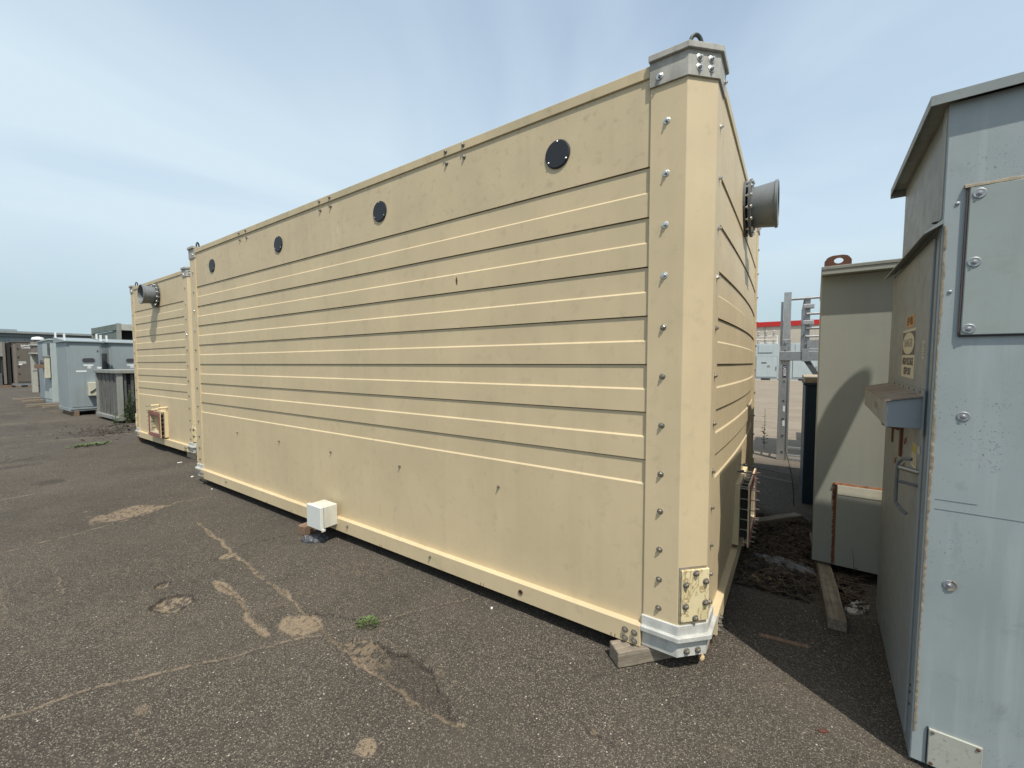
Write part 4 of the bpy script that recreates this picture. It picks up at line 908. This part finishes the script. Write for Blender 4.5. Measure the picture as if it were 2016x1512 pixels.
# dark blue cabinet further back
nc = thing('blue_cabinet', 'dark navy blue steel cabinet with pale dusty top, half hidden behind the olive cabinet', 'cabinet', (3.52, -0.475, 0), 0)
def nb(nm, x0, x1, b0, b1, z0, z1, mat, par=nc, bevel=0.0): return obj(nm, MB().box(x0, x1, -b1, -b0, z0, z1), mat, par, bevel)
nb('body', 0.0, 1.4, 0.0, 1.3, 0.0, 1.345, 'navy', bevel=0.004); tp = nb('top', -0.03, 1.43, -0.02, 1.32, 1.346, 1.372, 'navy', bevel=0.003); nb('dusty_top', -0.02, 1.42, -0.012, 1.31, 1.3725, 1.436, 'woodpale', tp, bevel=0.006)
nb('door', -0.012, 0.0, 0.075, 0.8, 0.06, 1.26, 'navy', bevel=0.003); nb('name_strip', -0.0135, -0.0122, 0.11, 0.30, 1.215, 1.235, 'alud')
nb('frame_post', -0.02, 0.0, 0.0, 0.022, 0.0, 1.34, 'navy')

# unseen cabinet added behind the olive one to shade the gap
hc = thing('unseen_shade_cabinet', 'plain grey steel cabinet added out of view behind the olive cabinet to shade the gap', 'cabinet', (5.9, -2.9, 0), 0)
obj('body', MB().box(0, 2.6, 0, 1.4, 0.05, 2.15), 'gpanel', hc, bevel=0.004); obj('lid', MB().box(-0.06, 2.66, -0.06, 1.46, 2.151, 2.20), 'groof', hc, bevel=0.004)

# ------------------------------------------------------------------ aluminium access platform
ap = thing('access_platform', 'aluminium rolling ladder platform with guard rails in the gap behind the olive cabinet', 'ladder', (5.93, -0.15, 0), 0)
def pb(nm, x0, x1, y0, y1, z0, z1, mat='alu', par=ap, bevel=0.0): return obj(nm, MB().box(x0, x1, y0, y1, z0, z1), mat, par, bevel)
rl = pb('ladder_rail', -0.02, 0.02, -0.165, -0.015, 0.0, 1.88, 'alu')
pb('rail_lip', -0.035, -0.021, -0.165, -0.145, 0.0, 1.88, 'alu', rl); pb('rail_lip', -0.035, -0.021, -0.035, -0.015, 0.0, 1.88, 'alu', rl)
lb = pb('maker_label', -0.0225, -0.0205, -0.118, -0.066, 1.36, 1.56, 'label', rl)
tm = text_mesh('LADDER', 0.050, 'white', 0.85, 0.0015)
link('lettering', tm, lb, Matrix(((0, 0, -1, -0.0229), (0, -1, 0, -0.092), (-1, 0, 0, 1.46), (0, 0, 0, 1))))
for z in (1.62, 1.30, 0.98, 0.68, 0.40, 0.13):
    obj('rung_socket', MB().lathe([(0.020, -0.026), (0.020, -0.0205), (0.010, -0.0205), (0.010, -0.026)], (0, -0.09, z), 'X', 14, closed=True), 'steel', rl)
    obj('socket_hole', MB().lathe([(0.010, -0.0215), (0.010, -0.0205)], (0, -0.09, z), 'X', 12), 'darkseam', rl)
for z in (0.80, 0.56): pb('paper_label', -0.0222, -0.0205, -0.115, -0.085, z, z + 0.09, 'white', rl)
for z in (1.62, 1.30, 0.98, 0.68, 0.40, 0.13): obj('rung', MB().tube((0.025, -0.09, z), (0.44, -0.09, z), 0.016, n=8), 'alu', ap)
pb('ladder_rail', 0.441, 0.48, -0.165, -0.015, 0.0, 1.88, 'alu')
for z in (0.06, 0.19): pb('base_rail', -0.01, 0.02, -1.3, -0.166, z, z + 0.03, 'alu')
pb('base_foot', -0.015, 0.02, -1.3, -0.166, 0.0, 0.035, 'alud')
up = pb('upper_post', -0.02, 0.03, -0.155, -0.055, 1.885, 2.74, 'alu'); pb('post_hinge', -0.03, 0.04, -0.165, -0.045, 1.78, 1.98, 'alud', up, 0.006)
for z in (1.82, 1.93): obj('hinge_bolt', MB().lathe([(0.02, -0.045), (0.02, -0.0305)], (0, -0.10, z), 'X', 10), 'steel', up)
pb('side_post', 0.05, 0.09, -0.05, -0.015, 1.60, 2.60, 'alu')
pb('platform_beam', -0.045, -0.005, -1.6, -0.02, 1.635, 1.785, 'alud', bevel=0.006)
pb('beam_clamp', -0.06, -0.046, -0.40, -0.315, 1.62, 1.82, 'alud', bevel=0.003)
pb('toe_board', 0.0, 0.03, -1.6, -0.38, 1.83, 1.96, 'alud')
pb('deck_plate', 0.0, 1.6, -1.5, -0.40, 1.79, 1.82, 'alud')
for (x, y, z1_) in ((0.05, -0.36, 2.66), (0.35, -0.345, 2.62), (0.70, -0.34, 2.60), (1.05, -0.335, 2.60), (1.4, -0.33, 2.60)):
    pb('guard_post', x, x + 0.06, y - 0.05, y + 0.02, 1.70, z1_, 'alud', bevel=0.004)
for z in (2.60, 2.30, 2.05): pb('side_rail', 0.05, 1.46, -0.345, -0.32, z, z + 0.045, 'alud')
for z, y0 in ((2.63, -0.10), (2.38, -0.36), (2.15, -0.36), (2.02, -0.36)):
    obj('guard_rail', MB().tube((0.04, y0, z), (0.04, -1.6, z + 0.004), 0.022 if z > 2.1 else 0.018, n=10), 'alu', ap, smooth=True)
for z in (2.50, 2.24): obj('rail_fitting', MB().box(0.0, 0.10, -0.46, -0.31, z - 0.035, z + 0.035), 'alu', ap, 0.01)
obj('diagonal_brace', MB().hexa([(-0.02, -0.75, 1.05), (0.02, -0.75, 1.05), (0.02, -0.68, 1.05), (-0.02, -0.68, 1.05), (-0.02, -0.43, 1.63), (0.02, -0.43, 1.63), (0.02, -0.34, 1.63), (-0.02, -0.34, 1.63)]), 'darkpipe', ap)
obj('diagonal_brace', MB().hexa([(1.0, -1.2, 0.9), (1.04, -1.2, 0.9), (1.04, -1.1, 0.9), (1.0, -1.1, 0.9), (1.0, -0.70, 1.79), (1.04, -0.70, 1.79), (1.04, -0.58, 1.79), (1.0, -0.58, 1.79)]), 'alud', ap)

# ------------------------------------------------------------------ far switchgear and building seen through the gap
def far_cab(loc, wd, h, label, frame=True, window=True):
    T = thing('far_switchgear', label, 'switchgear', loc, 0, 'pale switchgear cabinets in front of the tan building')
    obj('body', MB().box(0, 1.6, -wd, 0, 0.18, h), 'farcab', T, 0.01); obj('skid', MB().box(0.05, 1.55, -wd + 0.05, -0.05, 0.0, 0.18), 'white', T); obj('skid_gap', MB().box(0.03, 0.06, -wd * .7, -wd * .35, 0.02, 0.16), 'dark', T)
    d = obj('door', MB().box(-0.04, 0, -wd * .95, -wd * .15, 0.3, h * 0.65), 'farcab', T, 0.008); obj('door_gap', MB().box(-0.006, -0.001, -wd * .96, -wd * .13, 0.28, h * 0.66), 'parapet', T)
    obj('upper_door', MB().box(-0.04, 0, -wd * .75, -wd * .22, h * 0.76, h * 0.97), 'farcab', T, 0.008); obj('upper_gap', MB().box(-0.03, -0.001, -wd * .75, -wd * .20, h * 0.745, h * 0.76), 'parapet', T)
    if window: obj('window', MB().box(-0.05, -0.041, -wd * .55, -wd * .35, h * 0.46, h * 0.49), 'black', d); obj('gauge', MB().box(-0.06, -0.041, -wd * .68, -wd * .58, h * .36, h * .41), 'fadedprint', d)
    obj('handle', MB().box(-0.08, -0.041, -wd * .93, -wd * .90, h * .28, h * .38), 'parapet', d)
    if frame:
        f = MB()
        for y in (-0.15, -wd + 0.15): f.box(0.2, 0.3, y - 0.05, y + 0.05, h, h + 0.75)
        for z in (h + 0.05, h + 0.38, h + 0.68): f.box(0.2, 0.3, -wd + 0.21, -0.21, z, z + 0.07)
        obj('bus_frame', f, 'white', T)
        for k in range(3):
            y = -wd * (0.2 + 0.3 * k); ins = MB()
            for z0 in (h, h + 0.76): ins.lathe([(0.09, z0), (0.14, z0 + 0.08), (0.07, z0 + 0.14), (0.13, z0 + 0.22), (0.06, z0 + 0.28), (0.12, z0 + 0.36), (0.04, z0 + 0.44), (0.03, z0 + 0.56)], (0.25, y, 0), 'Z', 10)
            obj('insulator', ins, 'porcelain', T)
    return T
far_cab((42.4, 2.75, 0), 2.05, 3.35, 'pale blue switchgear cabinet with insulators on top, far away left of the ladder')
far_cab((42.4, -0.05, 0), 2.2, 3.35, 'pale blue switchgear cabinet with a warning label, seen under the ladder platform', False, False)
far_cab((42.6, -2.75, 0), 2.1, 3.1, 'pale blue switchgear cabinet partly hidden behind the diagonal brace', False)
far_cab((43.0, -5.6, 0), 2.3, 3.0, 'pale switchgear cabinet farthest to the right beside the olive cabinet edge', False)
fw = thing('tan_building', 'long low tan building with red roof band far behind the ladder', 'building', (47, 0, 0))
obj('wall', MB().box(0, 20, -60, 30, 0, 5.25), 'tanwall', fw); obj('roof_band', MB().box(-0.12, 20.1, -60.1, 30.1, 5.25, 5.72), 'red', fw)
for k in range(14): obj('wall_joint', MB().box(-0.03, -0.001, 26 - k * 6.0, 26.06 - k * 6.0, 0, 5.2), 'fadedprint', fw)
dm = block('timber_block', 'pale timber crib standing by the far tan building', (45.0, -6.0, 0), (0.8, 1.4, 1.9), 0, 'woodbrown', seed=20)
bb = thing('metal_building', 'low blue grey metal building on the far left horizon', 'building', (-30, 75, 0))
obj('wall', MB().box(0, 80, 0, 25, 0, 4.75), 'metalwall', bb)
for k in range(54):
    obj('wall_rib', MB().box(k * 1.5 - 0.06, k * 1.5 + 0.06, -0.09, -0.001, 0, 4.72), 'metalwall', bb)
obj('fascia', MB().box(-0.2, 80.2, -0.25, 25.2, 4.75, 5.15), 'parapet', bb); obj('roof', MB().box(-0.6, 80.6, -0.6, 25.6, 5.16, 5.40), 'groof', bb); obj('penthouse', MB().box(10, 35.6, 3, 20, 5.41, 5.78), 'metalwall', bb)

# ------------------------------------------------------------------ the row of cabinets on the left
def cab_gray(name, label, x, y, wd, dp, h, mat, switch=False, group=None):
    T = thing(name, label, 'cabinet', (x, y, 0), 0, group)
    z0 = 0.14
    obj('body', MB().box(0, wd, 0, dp, z0 + 0.10, h - 0.13), mat, T, 0.006)
    obj('door', MB().box(0.05, wd - 0.03, -0.018, 0, z0 + 0.12, h - 0.20), mat, T, 0.004)
    obj('plinth', MB().box(-0.012, wd + 0.012, -0.03, dp + 0.012, z0, z0 + 0.098), mat, T, 0.004)
    r_ = obj('roof', MB().hexa([(-0.05, -0.07, h - 0.128), (wd + 0.05, -0.07, h - 0.128), (wd + 0.05, dp + 0.05, h - 0.128), (-0.05, dp + 0.05, h - 0.128),
                                (-0.05, -0.07, h - 0.10), (wd + 0.05, -0.07, h - 0.10), (wd + 0.05, dp + 0.05, h + 0.06), (-0.05, dp + 0.05, h + 0.06)]), mat, T)
    for px_, py_ in ((-0.02, 0.12), (-0.02, dp - 0.12), (wd + 0.02, 0.12)): obj('lifting_tab', MB().box(px_ - 0.02, px_ + 0.02, py_ - 0.04, py_ + 0.04, h - 0.09, h + 0.11 + 0.08 * py_), 'white', r_)
    cxw = wd * 0.60; hw, hh = 0.14, 0.065
    def slot(s, y0, y1):
        ps = []
        for k in range(20):
            t = 2 * math.pi * k / 20; ps.append((cxw + (hw - hh) * (1 if math.cos(t) > 0 else -1) + (hh + s) * math.cos(t), 1.71 + (hh + s) * math.sin(t)))
        return MB().loft([[(a, y0, b) for a, b in ps], [(a, y1, b) for a, b in ps]])
    wf = obj('window_frame', slot(0.012, -0.026, -0.0185), 'alud', T); obj('window', slot(0.0, -0.029, -0.0265), 'black', wf)
    lab = obj('nameplate', MB().box(cxw - 0.12, cxw + 0.10, -0.0215, -0.0185, 1.53, 1.575), 'white', T); obj('nameplate', MB().box(cxw - 0.03, cxw + 0.05, -0.0215, -0.0185, 1.45, 1.528), 'white', T)
    for k in range(3): obj('print_line', MB().box(cxw - 0.02, cxw + 0.04, -0.0225, -0.0216, 1.465 + k * .02, 1.470 + k * .02), 'fadedprint', lab)
    obj('door_bolt', MB().box(wd * 0.86, wd * 0.90, -0.03, -0.019, 1.98, 2.02), 'black', T)
    obj('base_shadow_gap', MB().box(0.02, wd, -0.0308, -0.0303, z0 + 0.02, z0 + 0.05), 'darkseam', T)
    for dx_ in (0.08, wd - 0.2): obj('timber_runner', MB().box(dx_, dx_ + 0.1, -0.10, dp + 0.05, 0.0, z0 - 0.002), 'woodbrown', T)
    if switch:
        obj('nameplate', MB().box(0.17, 0.40, -0.0215, -0.0185, 1.345, 1.39), 'white', T); obj('nameplate', MB().box(wd - 0.12, wd - 0.02, -0.0215, -0.0185, 1.44, 1.50), 'white', T)
        sw = obj('switch_box', MB().box(0.40, 0.66, -0.19, -0.019, 0.60, 1.02), 'beige', T, 0.008)
        obj('switch_lever', MB().hexa([(0.42, -0.215, 0.72), (0.44, -0.215, 0.70), (0.44, -0.195, 0.70), (0.42, -0.195, 0.72), (0.60, -0.215, 0.87), (0.62, -0.215, 0.85), (0.62, -0.195, 0.85), (0.60, -0.195, 0.87)]), 'black', sw)
        obj('conduit', MB().path([(0.58, -0.08, 0.60), (0.60, -0.08, 0.45), (0.66, -0.06, 0.30), (0.72, -0.05, 0.18)], 0.018, 6), 'darkpipe', sw)
    return T
cab_gray('grey_cabinet', 'tall blue grey cabinet with oval window and cream switch box, nearest of the left row', 0.585, 17.9, 0.76, 1.55, 2.40, 'gray1', True, 'blue grey cabinets with oval windows')
cab_gray('grey_cabinet', 'blue grey cabinet with oval window behind the louvred unit, half hidden by the farther container', 1.64, 18.5, 0.92, 1.5, 2.42, 'gray1', False, 'blue grey cabinets with oval windows')
obj('side_opening', MB().box(1.622, 1.6385, 18.75, 19.7, 1.05, 1.95), 'black', None); so_ = bpy.data.objects['side_opening']; tag(so_, 'dark square board standing in for an opening in the side of the second grey cabinet', 'board')  # flat black box drawn as an opening in the cabinet side

# louvred unit in front of them
lu = thing('louvred_unit', 'low weathered unit with vertical grey slats and dark open side, before the grey cabinets', 'cooling unit', (0.96, 14.47, 0))
obj('base_frame', MB().box(-0.02, 1.6, -0.02, 2.25, 0.07, 0.17), 'paleframe', lu, 0.006); obj('top_frame', MB().box(-0.04, 1.6, -0.04, 2.27, 1.34, 1.43), 'paleframe', lu, 0.006)
for x, y in ((0, 0), (0, 2.12), (1.5, 0), (1.5, 2.12)): obj('corner_post', MB().box(x, x + 0.11, y, y + 0.12, 0.171, 1.339), 'paleframe', lu, 0.004)
for k in range(14):
    y = 0.128 + k * 0.142; obj('slat', MB().box(0.03 + 0.008 * (k % 3), 0.06 + 0.008 * (k % 3), y, y + 0.130, 0.172, 1.338), 'woodgray', lu, 0.004)
obj('core', MB().box(0.08, 1.48, 0.10, 2.15, 0.172, 1.338), 'dark', lu); 
for k in range(9): obj('fin', MB().box(0.13 + k * 0.15, 0.19 + k * 0.15, 0.05, 0.09, 0.172, 1.338), 'darkpipe', lu)
obj('skid', MB().box(0.1, 1.5, 0.2, 0.35, 0.0, 0.069), 'woodbrown', lu)

# mouldy frame unit standing high behind
fu = thing('mouldy_frame_unit', 'tall mouldy green steel unit with open dark top bay, behind the grey cabinets', 'cooling unit', (2.32, 20.6, 0), 0)
obj('lower_body', MB().box(0.03, 2.6, 0.03, 3.8, 0.1, 2.32), 'greenmould', fu)
for x, y in ((0, 0), (0, 3.7), (2.5, 0)): obj('corner_post', MB().box(x, x + 0.12, y, y + 0.12, 0.0, 3.12), 'paleframe', fu, 0.005)
obj('left_screen', MB().box(0.03, 0.07, 0.125, 3.695, 2.33, 2.84), 'greenmould', fu); obj('left_beam', MB().box(0.0, 0.06, 0.125, 3.695, 2.86, 3.10), 'greenmould', fu, 0.006)
obj('front_beam', MB().box(0.125, 2.5, 0.0, 0.06, 2.86, 3.10), 'plate', fu, 0.006); obj('front_recess', MB().box(0.125, 2.5, 0.5, 0.55, 2.33, 2.86), 'dark', fu); obj('roof', MB().box(0.08, 2.55, 0.08, 3.75, 3.02, 3.06), 'dark', fu)
obj('stay_rod', MB().tube((0.5, 0.03, 2.87), (1.2, 0.03, 2.35), 0.018, n=6), 'alud', fu)

# mint cabinet
mc = thing('mint_cabinet', 'pale mint green cabinet with meter gear on its side, next beyond the grey cabinet', 'cabinet', (0.955, 23.2, 0))
obj('body', MB().box(0.0, 0.7, 0.0, 1.50, 0.12, 2.50), 'mint', mc, 0.006); obj('roof', MB().box(-0.05, 0.75, -0.05, 1.55, 2.501, 2.56), 'mint', mc, 0.005); obj('plinth', MB().box(-0.01, 0.71, -0.01, 1.51, 0.03, 0.119), 'bluegray', mc)
obj('door', MB().box(-0.02, -0.001, 0.20, 1.46, 0.22, 2.38), 'mint', mc, 0.004)
mg = obj('meter_box', MB().box(-0.16, -0.021, 0.02, 0.50, 1.05, 1.85), 'beige', mc, 0.01); obj('box_hood', MB().box(-0.20, -0.021, 0.0, 0.52, 1.86, 1.90), 'paleframe', mg); obj('meter_glass', MB().lathe([(0.12, -0.24), (0.12, -0.161)], (0, 0.27, 1.62), 'X', 14), 'black', mg)
obj('conduit', MB().box(-0.06, -0.021, 0.08, 0.18, 1.92, 2.4), 'darkpipe', mc); obj('bracket_beam', MB().box(-0.32, -0.165, 0.15, 1.0, 1.42, 1.58), 'woodbrown', mc)
for k, (x, y, l) in enumerate(((0.75, 21.8, 1.0), (0.55, 23.0, 1.1), (0.72, 25.7, 1.1), (0.75, 27.5, 1.3))):
    block('timber_runner', ['brown timber runner lying in front of the tall grey cabinet row, nearest of the four', 'brown timber runner sticking out under the mint cabinet', 'brown timber runner sticking out beyond the mint cabinet', 'brown timber runner farthest along the cabinet row'][k], (x + 0.25, y, 0), (l, 0.16, 0.10), 0.08, 'wood', 'timber beam', 'timber runners along the cabinet row', seed=30 + k)
# slate strip cabinet, thin pale cabinets
sb = thing('slate_cabinet', 'narrow slate blue cabinet squeezed between mint cabinet and pale thin posts', 'cabinet', (1.03, 25.15, 0))
obj('body', MB().box(0, 0.9, 0, 1.3, 0.06, 2.50), 'bluegray', sb, 0.006); obj('roof', MB().box(-0.04, 0.94, -0.04, 1.34, 2.501, 2.56), 'bluegray', sb); obj('door', MB().box(-0.02, -0.001, 0.1, 1.2, 0.15, 2.40), 'bluegray', sb, 0.004)
tp_ = thing('pale_pump_unit', 'thin pale grey unit with white capped top, beyond the slate cabinet', 'equipment', (1.95, 34.0, 0))
obj('column', MB().box(0.05, 0.30, 0.0, 0.9, 0.0, 2.12), 'paleframe', tp_, 0.01); obj('column', MB().box(-0.22, -0.02, 0.5, 0.9, 0.0, 2.14), 'plate', tp_, 0.01)
obj('collar', MB().box(-0.26, 0.34, -0.05, 0.95, 2.141, 2.22), 'plate', tp_); obj('motor', MB().box(-0.20, 0.28, 0.0, 0.85, 2.221, 2.80), 'brownlt', tp_, 0.03); obj('motor_flange', MB().box(-0.26, 0.34, -0.05, 0.9, 2.60, 2.70), 'plate', tp_); obj('cap', MB().lathe([(0.22, 2.90), (0.26, 2.94), (0.22, 3.06), (0.05, 3.10)], (0.05, 0.4, 0), 'Z', 14), 'white', tp_); obj('neck', MB().lathe([(0.16, 2.80), (0.16, 2.90)], (0.05, 0.4, 0), 'Z', 12), 'navy', tp_)
obj('cross_band', MB().box(-0.24, 0.32, -0.02, 0.0, 1.18, 1.24), 'darkpipe', tp_)
# brown air handling unit
bu = thing('brown_air_handler', 'large taupe air handling unit with white lettering at the far left', 'air handling unit', (2.0, 44.0, 0))
obj('body', MB().box(0.0, 1.75, 0.0, 3.4, 0.22, 3.10), 'brownlt', bu, 0.01); obj('roof', MB().box(-0.06, 1.80, -0.06, 3.45, 3.101, 3.17), 'brown', bu)
dp = obj('door', MB().box(0.12, 1.12, -0.05, -0.001, 0.35, 3.02), 'brown', bu, 0.01); obj('end_panel', MB().box(1.16, 1.72, -0.04, -0.001, 0.35, 3.02), 'brown', bu, 0.01)
for z in (2.62, 2.05, 1.4, 0.9): obj('hinge', MB().box(0.16, 0.23, -0.09, -0.051, z, z + 0.08), 'black', dp)
def front_text(txt, size, x, y, z, sx=1.0, par=bu): return link('lettering', text_mesh(txt, size, 'white', sx, 0.004), par, Matrix(((1, 0, 0, x), (0, 0, -1, y), (0, 1, 0, z), (0, 0, 0, 1))))
front_text('Johnson', 0.17, 0.62, -0.052, 2.88, 1.0, dp); front_text('Controls', 0.17, 0.68, -0.052, 2.73, 1.0, dp)
obj('emblem', MB().lathe([(0.13, -0.058), (0.13, -0.051)], (0.98, 0, 2.88), 'Y', 18), 'white', dp)
obj('notice', MB().box(0.2, 0.55, -0.056, -0.051, 1.60, 1.78), 'plate', dp); obj('notice', MB().box(0.2, 0.36, -0.056, -0.051, 1.52, 1.60), 'white', dp)
obj('base_rail', MB().box(-0.1, 1.85, -0.1, 3.5, 0.10, 0.219), 'parapet', bu)
for x in (0.0, 0.55, 1.4): obj('timber_runner', MB().box(x, x + 0.25, -0.2, 3.5, 0.0, 0.099), 'woodbrown', bu)
bv = thing('intake_hood_unit', 'weathered open-sided taupe unit with hanging intake hood, left of the lettered air handler', 'air handling unit', (1.2, 44.6, 0))
obj('hood', MB().hexa([(-0.2, 0, 2.2), (0.38, 0, 2.1), (0.38, 2.6, 2.1), (-0.2, 2.6, 2.2), (-0.2, 0, 3.0), (0.38, 0, 3.12), (0.38, 2.6, 3.12), (-0.2, 2.6, 3.0)]), 'paleframe', bv); obj('core', MB().box(0.30, 0.72, 0.1, 2.6, 0.2, 3.05), 'dark', bv); obj('lower_box', MB().box(-0.1, 0.30, 0, 2.4, 0.15, 0.95), 'darkpipe', bv)
obj('strut', MB().box(0.38, 0.50, 0.0, 0.08, 0.2, 3.1), 'brownlt', bv); obj('skid', MB().box(-0.1, 0.7, 0, 2.5, 0.0, 0.14), 'woodbrown', bv)
bw = thing('low_taupe_unit', 'lower taupe cabinet with pale lid at the extreme left edge', 'air handling unit', (-0.9, 48.5, 0))
obj('body', MB().box(0, 2.0, 0, 3, 0.3, 2.35), 'brown', bw, 0.01); obj('lid', MB().box(-0.05, 2.05, -0.05, 3.05, 2.351, 2.60), 'plate', bw); obj('skid', MB().box(0, 2, 0, 3, 0.0, 0.299), 'paleframe', bw)
